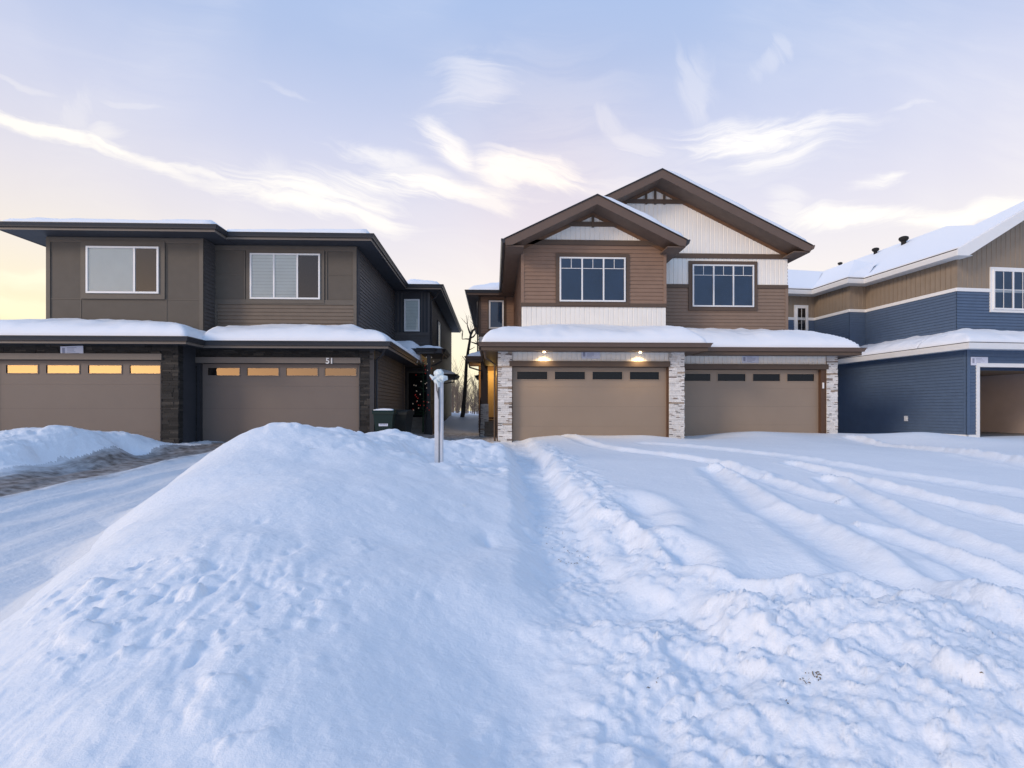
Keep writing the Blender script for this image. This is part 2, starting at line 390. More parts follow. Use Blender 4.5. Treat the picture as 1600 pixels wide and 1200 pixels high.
def garage_door(root,fr,u0,u1,v0,v1,m,gl,wz,wh,wins,wm='dark',w=-.12):
    d=MB(); n=4; h=(v1-v0)/n
    for i in range(n):
        a=v0+i*h+(.001 if i else 0); b=v0+(i+1)*h-.001
        if i<n-1: d.box(fr,u0,u1,a,b,w-.04,w)
        else:
            # top section with four cut-outs
            z0=wz; z1=wz+wh
            d.box(fr,u0,u1,a,z0,w-.04,w); d.box(fr,u0,u1,z1,b,w-.04,w)
            x=u0
            for (p,q) in wins:
                d.box(fr,x,p,z0,z1,w-.04,w); x=q
            d.box(fr,x,u1,z0,z1,w-.04,w)
    door=d.build('garage_door',m,root)
    for (p,q) in wins:
        f=MB(); t=.022
        f.box(fr,p-.01,q+.01,wz-.012,wz+t*.6,w,w+.014); f.box(fr,p-.01,q+.01,wz+wh-t*.6,wz+wh+.012,w,w+.014)
        f.box(fr,p-.01,p+t*.6,wz+t*.6,wz+wh-t*.6,w,w+.014); f.box(fr,q-t*.6,q+.01,wz+t*.6,wz+wh-t*.6,w,w+.014)
        f.build('window_frame',m,door)
        g=MB(); plane(g,fr,p,q,wz,wz+wh,w-.012); g.build('window_pane',M[gl],door)
        g=MB(); plane(g,fr,p,q,wz,wz+wh,w-.035); g.build('dark_backing',M[wm],door)
    return door
def downspout(root,pts,m='blackmetal',r=.035):
    t=MB(); t.tube(pts,r,6); return t.build('downspout',M[m],root)
def notice(fr,u,v,wd,ht,w,label,tilt=0):
    e=MB(); c,s=math.cos(tilt),math.sin(tilt)
    def fr2(a,b,w_): return fr(u+a*c-b*s,v+a*s+b*c,w_)
    e.box(fr2,-wd/2,wd/2,-ht/2,ht/2,w,w+.006)
    loc=Vector(fr(u,v-ht/2,w)); o=solo('notice_sheet',e,M['paper'],loc,label,'notice','paper notices posted over the garage doors')
    k=MB(); rr=random.Random(int(abs(u)*100))
    k.box(fr2,-wd*.42,-wd*.3,-ht*.25,ht*.32,w+.0065,w+.008)
    for i in range(5):
        z=ht*(.32-.15*i); l=rr.uniform(.2,.55); k.box(fr2,-wd*.2,-wd*.2+wd*l,z-.006,z+.006,w+.0065,w+.008)
    k.build('printed_lines',M['ink'],o); return o
def steps(root,x0,x1,y0,z0,n,rise=.17,run=.27,m='step'):
    for i in range(n):
        s=MB(); s.box(W0,x0,x1,z0,z0+rise*(i+1)-.035,-(y0+run*(i+1)),-(y0+run*i)); s.box(W0,x0-.02,x1+.02,z0+rise*(i+1)-.034,z0+rise*(i+1),-(y0+run*(i+1)-.002),-(y0+run*i-.03)); s.build('step',M[m],root)
def railing(root,x,y0,y1,z0,z1,m='blackmetal'):
    r=MB(); 
    r.tube([(x,y0,z0),(x,y0,z0+.95)],.022,6); r.tube([(x,y1,z1),(x,y1,z1+.95)],.022,6)
    r.tube([(x,y0,z0+.93),(x,y1,z1+.93)],.02,6); r.tube([(x,y0,z0+.1),(x,y1,z1+.1)],.014,6)
    n=8
    for i in range(1,n):
        t=i/n; y=y0+(y1-y0)*t; z=z0+(z1-z0)*t; r.tube([(x,y,z+.1),(x,y,z+.93)],.009,5)
    r.build('railing',M[m],root)
def wreath(name,cx,cz,y): pass

# ============================================================ LEFT HOUSE
ZL=.13
LH=empty('duplex_house',(-9,15.6,ZL)); tag(LH,'charcoal and taupe duplex with flat eaves, black stone pillars and number 51','house','two-storey duplex houses')
def left_house():
    r=LH; Y1,Y2=16.3,16.95; YR=23.3
    zE=6.64
    xa=Xp(73,Y1); xb=Xp(318,Y1); xc=-4.5; xd=-2.9
    # added cores that close the volumes and block light
    m=MB(); m.box(W0,xa+.05,xb-.05,3.2,6.5,-34,-(Y1+.06)); m.box(W0,xb-.06,xc-.05,3.2,6.5,-34,-(Y2+.06))
    m.box(W0,xc-.1,xd-.03,0,6.5,-34.9,-(YR+.04)); m.box(W0,-15.5,-3.7,ZL-.4,3.0,-21,-15.95)
    m.build('wall_core',M['soffitdark'],r)
    # upper front wall, unit one: smooth panels
    f=F(0,Y1,0); m=MB()
    m.box(f,xa,xb,3.2,6.5,-.05,0); m.build('panel_wall',M['panel'],r)
    wx0,wx1=Xp(137,Y1),Xp(250,Y1); wz0,wz1=Zp(459,190,Y1),Zp(386,190,Y1)
    m=MB(); T=.02
    for u in (xa+.0,xb-.12): m.box(f,u,u+.12,3.2,6.42,0,.03)
    m.box(f,xa+.12,xb-.12,6.27,6.42,0,.028)
    zs=wz0-.16
    m.box(f,xa+.12,wx0-.22,zs-.02,zs,0,.012); m.box(f,wx0-.22,wx1+.22,zs-.02,zs,0,.012); m.box(f,wx1+.22,xb-.12,zs-.02,zs,0,.012)
    for u in (wx0-.2,wx1+.2): m.box(f,u-.011,u+.011,3.2,zs-.02,0,.012); m.box(f,u-.011,u+.011,zs,6.27,0,.012)
    m.build('wall_trim',M['trimgrey'],r)
    window(r,f,wx0,wx1,wz0,wz1,(2.05,1),.17,'trimgrey',('blind','dark'),w=.013,fw=.055)
    # return
    fs=F(xb,Y1,90); m=MB(); lap(m,fs,0,Y2-Y1,3.2,6.45,0,.12); m.build('siding',M['lapdark'],r)
    # upper front wall, unit two
    f=F(0,Y2,0); m=MB(); m.box(f,xb,xc,4.66,6.5,-.05,0); m.build('panel_wall',M['panel'],r)
    m=MB(); lap(m,f,xb,xc,3.2,4.52,0,.12); m.build('siding',M['lapgrey'],r)
    m=MB(); m.box(f,xb,xc,4.52,4.68,-.02,.035); m.box(f,xc-.12,xc,4.68,6.42,0,.032); m.box(f,xb,xc-.12,6.27,6.42,0,.03); m.box(f,xc-.1,xc,3.2,4.52,0,.034); m.box(f,xb,xb+.1,3.2,4.52,0,.034)
    u0,u1=Xp(392,Y2),Xp(501,Y2); a,b=Zp(468,445,Y2),Zp(397,445,Y2)
    for q in (u0-.19,u1+.19): m.box(f,q-.02,q+.02,4.68,6.27,0,.026)
    zz=5.5; m.box(f,xb,u0-.21,zz-.01,zz+.01,0,.012); m.box(f,u1+.21,xc-.12,zz-.01,zz+.01,0,.012)
    m.build('wall_trim',M['trimgrey'],r)
    window(r,f,u0,u1,a,b,(1,1.05,.95),.13,'trimgrey',('blind','blind','dark'),w=.013,fw=.05,slats=.11)
    # side wall
    f=F(xc,Y2,90); m=MB(); lap(m,f,0,YR-Y2,3.2,6.45,0,.12); m.build('siding',M['lapdark'],r)
    m=MB(); m.box(f,0,.3,4.3,6.4,0,.035); m.box(f,0,.1,3.2,4.3,0,.035); m.build('wall_trim',M['soffitdark'],r)
    # rear wing front
    f=F(0,YR,0); m=MB(); m.box(f,xc,xd,4.55,6.5,-.04,0); m.build('panel_wall',M['soffitdark'],r)
    m=MB(); lap(m,f,xc,xd,3.0,4.45,0,.12); lap(m,f,xc,xd,0.1,3.0,0,.12); m.build('siding',M['lapdark'],r)
    m=MB(); m.box(f,xc,xd,4.45,4.6,-.01,.035); m.box(f,xd-.1,xd,4.6,6.4,0,.035)
    for px in (622,628,659,664): m.box(f,Xp(px,YR)-.02,Xp(px,YR)+.02,4.6,6.4,0,.02)
    m.build('wall_trim',M['lapdark'],r)
    window(r,f,Xp(632,YR),Xp(656,YR),Zp(518,644,YR),Zp(468,644,YR),(1,),.0,'soffitdark',('blind',),w=.02,slats=.16,gl='glass',fw=.07)
    # side of rear wing
    f=F(xd,YR,90); m=MB(); lap(m,f,0,11.5,0,6.45,0,.12); m.build('siding',M['lapdark'],r)
    window(r,f,2.9,3.7,3.9,5.6,(1,),.08,'soffitdark',('dark',),w=.02)
    # --- garage fronts
    G1,G2=14.75,15.6; xg=Xp(279,G1)
    ztop=3.0
    for (Y,x0,x1,dx0,dx1,dtop,wins,hasnum) in ((G1,-15.6,xg,Xp(-20,G1),Xp(251,G1),Zp(562,130,G1),None,False),(G2,xg,-3.65,Xp(313,G2),Xp(561,G2),Zp(567.5,440,G2),None,True)):
        f=F(0,Y,0)
        lo=ZL-.35
        m=MB()
        rr=random.Random(3)
        stones(m,f,dx1+.0,x1,lo,ztop,0,'dark',rnd=rr)
        stones(m,f,x0,dx0-.0,lo,ztop,0,'dark',rnd=rr)
        stones(m,f,dx0,dx1,dtop+.17,ztop,0,'dark',rnd=rr)
        m.build('stone_wall',M['stone'],r)
        t=MB(); t.box(f,dx0-.12,dx1+.05,dtop,dtop+.17,-.1,.055); t.build('door_header',M['greyfascia'],r)
        t=MB(); t.box(f,dx0-.09,dx0,lo,dtop,-.16,.03); t.build('door_jamb',M['blackmetal'],r); t=MB(); t.box(f,dx1,dx1+.03,lo,dtop,-.16,.02); t.build('door_jamb',M['blackmetal'],r)
        n=MB(); n.box(f,dx0,dx1,lo,dtop,-.3,-.2); n.build('wall_core',M['dark'],r)
        if not hasnum: ws=[(Xp(a,Y),Xp(b,Y)) for a,b in ((4,54),(66,119.5),(132,186),(197.5,250.2))]; ws=[(ws[0][0]-.02,ws[0][1])]+ws[1:]; ws[-1]=(ws[-1][0],dx1-.06)
        else: ws=[(Xp(a,Y),Xp(b,Y)) for a,b in ((321,372),(382.5,433.5),(444,495),(505,555.5))]
        pc=(dx0+dx1)/2
        zc=Zp(576.5,130,Y) if not hasnum else Zp(580.5,440,Y)
        garage_door(r,f,dx0,dx1,lo,dtop-.01,M['doortaupe'],'glassdull' if hasnum else 'glassmirror',zc-.125,.25,ws)
    # garage returns
    f=F(xg,G1,90); m=MB(); stones(m,f,0,.2,ZL-.35,ztop,0,'dark'); m.build('stone_wall',M['stone'],r)
    m=MB(); m.box(f,.2,G2-G1,ZL-.35,ztop,-.1,0); m.build('wall_core',M['soffitdark'],r)
    f=F(-3.65,G2,90); m=MB(); lap(m,f,.12,5.4,ZL-.35,ztop,0,.12); m.build('siding',M['lapdark'],r)
    m=MB(); m.box(f,-.02,.12,ZL-.35,ztop,-.1,.03); m.build('wall_trim',M['blackmetal'],r)
    # house number
    cu=bpy.data.curves.new('num','FONT'); cu.body='51'; cu.size=.24; cu.extrude=.008; cu.align_x='CENTER'; cu.offset=.005
    to=bpy.data.objects.new('tmpnum',cu); col.objects.link(to); bpy.context.view_layer.update()
    me=bpy.data.meshes.new_from_object(to.evaluated_get(bpy.context.evaluated_depsgraph_get())); bpy.data.objects.remove(to)
    me.materials.clear(); me.materials.append(M['white'])
    o=bpy.data.objects.new('house_number',me); col.objects.link(o); o.parent=r
    p=Vector(at(515,568,G2-.075)); o.location=p-wloc(r); o.rotation_euler=(R(90),0,0)
    # --- roofs
    e=(.0,)
    xr1=Xp(335,15.7); xl=Xp(-1,15.75); xr2=-3.9; xr3=-2.36
    hip_roof(r,W0,xl,xr1,15.7,34,zE,.22,(True,True,True,False),.17,path=[(xl,34),(xl,15.7),(xr1,15.7),(xr1,16.35)],cap=4,step=.2,rnd=.3,bumpy=.03)
    hip_roof(r,W0,xr1-.0,xr2,16.35,34,zE,.22,(False,True,True,False),.17,path=[(xr1,16.35),(xr2,16.35),(xr2,22.8)],cap=4,step=.2,rnd=.3,seed=4,bumpy=.03)
    hip_roof(r,W0,xr2-.0,xr3,22.8,35.6,zE,.33,(False,True,True,False),.14,path=[(xr2,22.8),(xr3,22.8),(xr3,35.6)],cap=3,step=.2,rnd=.3,seed=8,bumpy=.03)
    m=MB(); m.box(W0,xl,xr1,zE-.19,zE-.175,-34,-15.71); m.build('soffit',M['soffitdark'],r)
    g1=Xp(290,14.3); g2=-3.13
    hip_roof(r,W0,-17,g1,14.3,16.3,3.09,.20,(False,True,True,False),.36,path=[(-17,14.3),(g1,14.3),(g1,15.15)],step=.08,rnd=.7,seed=1,bumpy=.05,cap=2.1)
    hip_roof(r,W0,g1,g2,15.15,20.9,3.09,.20,(False,True,True,False),.36,path=[(g1,15.15),(g2,15.15),(g2,20.9)],step=.08,rnd=.7,seed=5,cap=1.9,bumpy=.05)
    # porch roof
    x1=Xp(691,20.9)
    xp0=Xp(651,20.9)
    hip_roof(r,W0,xp0,x1,20.9,23.3,3.60,.25,(True,True,True,False),.05,path=[(xp0,20.9),(x1-.35,20.9),(x1,21.25),(x1,23.3)],step=.1,rnd=.4,seed=6,drop=.22,gmat='blackmetal')
    m=MB(); m.box(W0,-4.5,g2,3.0,3.6,-23.3,-20.95); m.build('wall_core',M['soffitdark'],r)
    s=MB(); zf=lambda U,D: 3.15+.50*np.minimum(D-20.0,1.7)-.40*sst(-3.45,-2.95,U)+.05*fbm(U*2,D*2,3,4)
    field(s,W0,-4.5,xp0+.12,20.3,23.3,zf,.1,skirt=3.1); s.build('roof_snow',M['roofsnow'],r,smooth=True)
    # small rear canopy at side
    hip_roof(r,W0,-2.9,Xp(712,27),26.6,28.4,2.95,.25,(False,True,True,True),.12,path=[(-2.9,26.6),(Xp(712,27),26.6),(Xp(712,27),28.4)],step=.15,rnd=.3,drop=.22,gmat='blackmetal')
    # porch: post, door, steps
    m=MB(); m.box(W0,-2.78,-2.62,.75,3.4,-21.4,-21.24); m.box(W0,-2.85,-2.55,ZL-.3,.75,-21.5,-21.16); m.build('porch_post',M['blackmetal'],r)
    f=F(0,YR,0); dx0,dx1=-3.85,-2.98; 
    m=MB(); m.box(f,dx0,dx1,.7,2.75,.02,.06); d=m.build('front_door',M['dark'],r)
    for k in range(4):
        m=MB(); z=2.4-k*.42; plane(m,f,dx0+.22,dx0+.42,z-.12,z+.12,.065); m.build('pane',M['glass'],d)
    m=MB(); m.box(f,dx0-.09,dx0,.7,2.84,.02,.08); m.box(f,dx1,dx1+.07,.7,2.84,.02,.08); m.box(f,dx0,dx1,2.75,2.84,.02,.08); m.build('door_frame',M['trimgrey'],d)
    m=MB(); m.box(W0,-3.64,-2.6,ZL-.3,.66,-23.3,-21.85); m.build('porch_floor',M['step'],r)
    steps(r,-3.62,-2.86,20.75,ZL-.2,5,.17,.22); railing(r,-2.8,20.8,21.85,.0,.62)
    # downspouts
    downspout(r,[(-3.2,15.25,2.98),(-3.35,15.5,2.75),(-3.58,15.75,2.62),(-3.58,15.75,ZL)])
    downspout(r,[(-2.4,22.9,6.4),(-2.6,23.15,6.2),(-2.84,23.25,6.0),(-2.84,23.25,3.8)])
    downspout(r,[(x1-.02,21.4,3.42),(x1-.1,21.45,3.12),(x1-.35,21.5,2.98),(-2.72,21.45,2.9),(-2.72,21.45,2.6)])
    xx=Xp(711,27); downspout(r,[(xx,26.8,2.78),(xx-.05,26.85,2.55),(-2.8,26.85,2.45),(-2.8,26.85,.2)])
left_house()

# ============================================================ BROWN HOUSE
BH=empty('duplex_house',(5,16,0)); tag(BH,'brown duplex with two white gables, white stone pillars and lit soffit lamps','house','two-storey duplex houses')
def brown_house():
    r=BH; GA,GB=16.0,17.15; UA,UB=17.6,18.8; YR=24.3
    xs=Xp(778,GA); c1=Xp(800,GA); c2=Xp(1044.5,GA); c3=Xp(1068,GA)
    d1=Xp(1283,GB); d1b=Xp(1290,GB); c4=Xp(1307,GB)
    d0=d1-4.88
    ua0,ua1=Xp(815,UA),Xp(1040,UA); ub1=Xp(1230,UB)
    m=MB(); m.box(W0,ua0+.03,ua1-.03,3.2,6.6,-23,-(UA+.06)); m.box(W0,ua0+.03,ub1-.03,3.2,6.6,-36,-(UB+.06)); m.box(W0,xs+.03,c4-.05,-.1,3.0,-22,-17.5)
    m.box(W0,-.7,ua0+.1,0,6.6,-36,-(YR+.04)); m.build('wall_core',M['trimbrown'],r)
    # ---- garages
    zt=3.0
    dtA=Zp(573,920,GA); dtB=Zp(577,1180,GB)
    fA=F(0,GA,0); fB=F(0,GB,0)
    for f,x0,x1 in ((fA,xs,c1),(fA,c2,c3),(fB,d1b,c4)):
        m=MB(); stones(m,f,x0,x1,-.15,zt,.06,'white'); m.build('stone_pillar',M['stone'],r)
    m=MB(); stones(m,F(c3,GA,90),-.06,1.0,-.15,zt,0,'white'); m.build('stone_pillar',M['stone'],r)
    m=MB(); m.box(W0,xs-.03,xs+.05,-.1,2.9,-22,-(GA+.12)); m.build('wall_trim',M['trimbrown'],r)
    m=MB(); m.box(W0,c1-.3,c1,-.1,zt,-22,-(GA+.02)); m.box(W0,c2,c3-.02,-.1,zt,-22,-(GA+.02)); m.box(W0,d1b,c4-.02,-.1,zt,-22,-(GB+.02)); m.build('wall_core',M['trimbrown'],r)
    for f,x0,x1,dt in ((fA,c1,c2,dtA),(fB,c3-.3,d1b,dtB)):
        m=MB(); batten(m,f,x0,x1,dt+.16,zt,0,.155); m.build('batten_siding',M['whitebatten'],r)
        m=MB(); m.box(f,x0,x1,dt+.16,zt,-.06,-.012); m.build('wall_core',M['trimbrown'],r)
    wsA=[(Xp(a,GA+.1),Xp(b,GA+.1)) for a,b in ((807.4,855.8),(866.4,914.7),(925.3,973.1),(983.7,1030.5))]
    wsB=[(Xp(a,GB+.1),Xp(b,GB+.1)) for a,b in ((1067,1110.7),(1121,1165.5),(1176.2,1219.5),(1229.7,1273))]
    garage_door(r,fA,c1+.02,c2-.03,-.05,dtA-.01,M['doorbrown'],'glassgar',Zp(586.5,920,GA)-.135,.27,wsA)
    garage_door(r,fB,d0,d1-.02,-.05,dtB-.01,M['doorbrown'],'glassgar',Zp(589.5,1180,GB)-.135,.27,wsB)
    m=MB(); m.box(fA,c1-.08,c2+.03,dtA,dtA+.17,-.1,.09); m.box(fB,c3-.3,d1b+.05,dtB,dtB+.17,-.1,.09); m.build('door_header',M['trimbrown'],r)
    for q_ in ((fA,c2-.03,c2+.0,-.1,dtA,-.16,-.0),(fA,c1,c1+.02,-.1,dtA,-.16,-.0),(fB,d1-.02,d1b+.0,-.1,dtB,-.2,.03)):
        m=MB(); m.box(*q_); m.build('door_jamb',M['jamb'],r)
    m=MB(); m.box(fA,c1,c2,-.1,dtA,-.3,-.2); m.box(fB,c3-.3,d1b,-.1,dtB,-.3,-.2); m.build('wall_core',M['dark'],r)
    m=MB(); m.box(F(0,GB,0),d1+.02,d1+.07,Zp(607,1286,GB),Zp(598,1286,GB),.03,.055); m.build('keypad',M['white'],r)
    # ---- upper left wall
    f=F(0,UA,0); zb0,zb1=Zp(477,930,UA),Zp(470.5,930,UA)-.0
    zt0=Zp(383.5,930,UA); 
    zlow=Zp(480,930,UA); zhi=Zp(474,930,UA)
    m=MB(); batten(m,f,ua0,ua1,3.2,zlow,0,.165); m.build('batten_siding',M['whitebatten'],r)
    m=MB(); lap(m,f,ua0,ua1,zhi,zt0,0,.13); m.build('siding',M['lapbrown'],r)
    fr_h=.17
    m=MB(); m.box(f,ua0-.02,ua1+.02,zlow,zhi,-.02,.045); m.box(f,ua0-.02,ua1+.02,zt0,zt0+fr_h,-.02,.05)
    m.build('wall_trim',M['trimbrown'],r)
    m=MB(); m.box(f,ua0-.02,ua0+.09,zhi,zt0,-.02,.035); m.build('corner_trim',M['lapbrown'],r); m=MB(); m.box(f,ua1-.09,ua1+.02,zhi,zt0,-.02,.035); m.build('corner_trim',M['lapbrown'],r)
    window(r,f,Xp(874,UA),Xp(976.5,UA),Zp(472,925,UA),Zp(403,925,UA),(1,1.02,.98),.13,'trimbrown',('skyrefl',),grille='T',w=.022,gl='glass')
    # gable geometry: front barge plane
    p=.488
    def gable(f,YB,xpk,zpk,xl,xr,wl,wr,zbase,name_y,zbeam,nposts,ycov):
        # batten gable wall
        top=lambda u: zpk-.40-p*abs(u-xpk)
        m=MB(); batten(m,f,wl,wr,zbase,top,0,.165); m.build('batten_siding',M['whitebatten'],r)
        m=MB(); m.poly([f(wl,zbase-.3,-.03),f(wr,zbase-.3,-.03),f(wr,top(wr)+.2,-.03),f(xpk,top(xpk)+.2,-.03),f(wl,top(wl)+.2,-.03)]); m.build('wall_core',M['trimbrown'],r)
        # frieze along the rake, on the wall
        th=.17; m=MB()
        for s,xe in ((-1,wl),(1,wr)):
            m.prism(f,[(xpk,top(xpk)+.16),(xe,top(xe)+.16),(xe,top(xe)-.0),(xpk,top(xpk)-.0)],0.0,.05 if s<0 else .0495)
        m.build('rake_frieze',M['cedar'],r)
        # truss beam and posts
        hw=(top(xpk)-.0-zbeam)/p
        m=MB(); m.box(f,xpk-hw-.25,xpk+hw+.25,zbeam-.08,zbeam+.07,.018,.075)
        for k in range(nposts):
            x=xpk+(k-(nposts-1)/2)*.34; m.box(f,x-.04,x+.04,zbeam-.12,top(x)-.0,.052,.09)
        m.build('gable_truss',M['trimbrown'],r)
        return top
    YBA=UA-.8; YBB=UB-.8
    # left (front) gable
    xpA=Xp(933,YBA); zpA=Zp(305,933,YBA); xlA=Xp(789,YBA); xrA=Xp(1072,YBA)
    gable(f,YBA,xpA,zpA,xlA,xrA,ua0,ua1,zt0+fr_h-.01,0,Zp(351,930,UA),1,None)
    # ---- upper right wall
    g=F(0,UB,0); zc0=Zp(404.5,1135,UB); zc1=Zp(397,1135,UB)
    zm0=Zp(451,1200,UB); zm1=Zp(445.5,1200,UB)
    m=MB(); lap(m,g,ua1,ub1,3.2,zm0,0,.13); m.build('siding',M['lapbrown2'],r)
    m=MB(); batten(m,g,ua1,ub1,zm1,zc0,0,.165); m.build('batten_siding',M['whitebatten'],r)
    wl,wr,wb,wtp=Xp(1081,UB),Xp(1176.5,UB),Zp(480,1130,UB),Zp(414.5,1130,UB)
    m=MB(); m.box(g,ua1,wl-.14,zm0,zm1,-.02,.045); m.box(g,wr+.14,ub1+.02,zm0,zm1,-.02,.045); m.box(g,ua1,ub1+.02,zc0,zc1,-.02,.05); m.build('wall_trim',M['trimbrown'],r)
    m=MB(); m.box(g,ub1-.09,ub1+.02,3.2,zm0,-.02,.035); m.build('corner_trim',M['lapbrown2'],r)
    window(r,g,wl,wr,wb,wtp,(1,1,.98),.14,'trimbrown',('skyrefl',),grille='T',w=.022,gl='glass')
    xpB=Xp(1034,YBB); zpB=Zp(265,1034,YBB); xrB=Xp(1267,YBB); xlB=xpB-(xrB-xpB)
    gable(g,YBB,xpB,zpB,xlB,xrB,xpB-(ub1-xpB),ub1,zc1-.01,0,Zp(315.5,1030,UB),3,None)
    # corner side: unit A right side wall
    m=MB(); lap(m,F(ua1,UA,90),0,UB-UA,3.2,6.8,0,.13); m.build('siding',M['lapbrown'],r)
    # left side wall of the upper storey
    m=MB(); lap(m,F(ua0,YR,-90),0,YR-UA,3.2,6.7,0,.13); m.build('siding',M['lapbrown'],r)
    # right side wall
    m=MB(); lap(m,F(ub1,UB,90),0,15,3.2,6.6,0,.13); m.build('siding',M['lapbrown2'],r)
    # ---- gable roofs
    def groof(YB,Yend,xp,zp,xl,xr,seed,snowt):
        zl=zp-p*(xp-xl); zr=zp-p*(xr-xp); t=.06
        m=MB()
        m.prism(W0,[(xp,zp),(xl,zl),(xl,zl-t),(xp,zp-t),(xr,zr-t),(xr,zr)],-Yend,-(YB+.002))
        rf=m.build('roof',M['soffitbrown'],r)
        # sloped soffit under the overhang
        # barge boards
        b=MB(); bh=.31
        b.prism(W0,[(xp,zp-.012),(xl,zl-.012),(xl+.02,zl-bh+.1),(xl+.25,zl-bh+.122),(xp,zp-bh)],-(YB),-(YB-.045))
        b.prism(W0,[(xp,zp-.012),(xp,zp-bh),(xr-.25,zr-bh+.12),(xr-.02,zr-bh+.1),(xr,zr-.012)],-(YB),-(YB-.0455)); b.build('barge_board',M['fasciabrown'],rf)
        b=MB(); b.prism(W0,[(xp,zp+.025),(xl-.03,zl+.012),(xl-.03,zl-.012),(xp,zp-.011),(xr+.03,zr-.012),(xr+.03,zr+.012)],-(YB+.05),-(YB-.075)); b.build('drip_edge',M['blackmetal'],rf)
        # boxed returns
        for s_,xe,ze in ((-1,xl+.25,zl+p*.25),(1,xr-.25,zr+p*.25)):
            b=MB(); b.prism(W0,[(xp,zp-.265),(xe,ze-.265),(xe,ze-.285),(xp,zp-.285)],-(YB+.8),-(YB+.003)); b.build('soffit',M['soffitbrown'],rf)
        b=MB(); b.box(W0,xl+.02,xl+.62,zl-.24,zl-.20,-Yend,-(YB+.01)); b.build('soffit',M['soffitbrown'],rf); b=MB(); b.box(W0,xr-.62,xr-.02,zr-.24,zr-.20,-Yend,-(YB+.01)); b.build('soffit',M['soffitbrown'],rf)
        s=MB()
        def sf(U,D):
            e=np.minimum(np.minimum(U-xl,xr-U)*1.5,D-YB-.03); tt=np.clip(e/.28,0,1); ph=np.sqrt(np.clip(1-(1-tt)**2,0,1))
            return zp-p*np.sqrt((U-xp)**2+.01)+.02+snowt*ph*(1+.3*fbm(U,D,3,seed))*(.45+1.35*sst(-.2,.6,U-xp))
        field(s,W0,xl+.02,xr-.02,YB+.03,Yend,sf,.1); s.build('roof_snow',M['roofsnow'],rf,smooth=True)
        return zl,zr,rf
    zl,zr,rf=groof(YBA,22,xpA,zpA,xlA,xrA,2,.16)
    zl2,zr2,rf2=groof(YBB,36,xpB,zpB,xlB,xrB,5,.16)
    G=[(0,-.13),(.09,-.13),(.13,-.02),(.13,.01),(0,.01)]
    gm=MB(); sweep(gm,[(xlA-.0,24.2,zl),(xlA-.0,YBA-.04,zl)],[(-o,z) for o,z in G][::-1] if False else G); gm.build('gutter',M['blackmetal'],rf)
    gm=MB(); sweep(gm,[(xrB,YBB-.04,zr2),(xrB,36,zr2)],G); gm.build('gutter',M['fasciabrown'],rf2)
    gm=MB(); sweep(gm,[(xrA,YBA-.04,zr),(xrA,UB,zr)],G); gm.build('gutter',M['blackmetal'],rf)
    # eave extension along the left to the rear wing
    m=MB(); m.prism(W0,[(xlA,zl),(xlA,zl-.2),(ua0+.1,zl-.2),(ua0+.1,zl+p*(ua0+.1-xlA))],-24.3,-22); m.build('roof',M['soffitbrown'],r)
    # ---- rear wing (left)
    f=F(0,YR,0); xw=-.72
    m=MB(); lap(m,f,xw,ua0,Zp(522,760,YR)+.0,6.5,0,.13); m.build('siding',M['lapbrown'],r)
    m=MB(); batten(m,f,xw,ua0,3.5,Zp(525,760,YR),0,.165); m.build('batten_siding',M['whitebatten'],r)
    m=MB(); lap(m,f,xw,ua0,0,3.5,0,.13); m.build('siding',M['lapbrown'],r)
    m=MB(); m.box(f,xw-.02,ua0,Zp(526,760,YR),Zp(521,760,YR),0,.045); m.box(f,xw-.02,xw+.09,Zp(521,760,YR),6.5,0,.035); m.box(f,Xp(788,YR),Xp(788,YR)+.1,Zp(521,760,YR),6.5,0,.035); m.build('wall_trim',M['trimbrown'],r)
    window(r,f,Xp(764,YR),Xp(787,YR),Zp(514,775,YR),Zp(470,775,YR),(1,),.05,'trimbrown',('skyrefl',),w=.022,fw=.07)
    f2=F(xw,36,-90); m=MB(); lap(m,f2,0,36-YR,0,6.5,0,.13); m.build('siding',M['trimbrown'],r)
    xe=Xp(730.5,23.8)
    hip_roof(r,W0,xe,ua0+.1,23.8,36.5,zl-.05,.42,(True,False,True,False),.14,fmat='blackmetal',gmat='fasciabrown',smat='soffitbrown',path=[(xe,36.5),(xe,23.8),(xlA-.12,23.8)],step=.15,cap=3,seed=7,rnd=.3)
    # ---- garage roofs
    gx0=Xp(753,15.4); gx1=Xp(1105,15.4); gx2=Xp(1345,16.55)
    zA=3.12; zB=3.14
    hip_roof(r,W0,gx0,gx1,15.4,17.6,zA,.24,(True,True,True,False),.38,fmat='fasciabrown',gmat='trimbrown',smat='soffitbrown',path=[(gx0,23),(gx0,15.4),(gx1,15.4),(gx1,16.55)],step=.07,cap=2.2,seed=11,rnd=.8,drop=.24)
    hip_roof(r,W0,gx0,ua0,17.6,21,zA,.24,(True,False,False,True),.38,fmat='fasciabrown',gmat='trimbrown',smat='soffitbrown',step=.1,cap=2.2,seed=11,rnd=.8,drop=.24)
    hip_roof(r,W0,gx1-.6,gx2,16.55,18.8,zB,.24,(False,True,True,False),.42,fmat='fasciabrown',gmat='trimbrown',smat='soffitbrown',path=[(gx1-.0,16.55),(gx2,16.55),(gx2,19.8)],step=.07,cap=2.2,seed=13,rnd=.9,drop=.24)
    hip_roof(r,W0,ub1,gx2,18.8,23,zB,.24,(False,True,False,True),.42,fmat='fasciabrown',gmat='trimbrown',smat='soffitbrown',step=.1,cap=2.2,seed=13,rnd=.9,drop=.24)
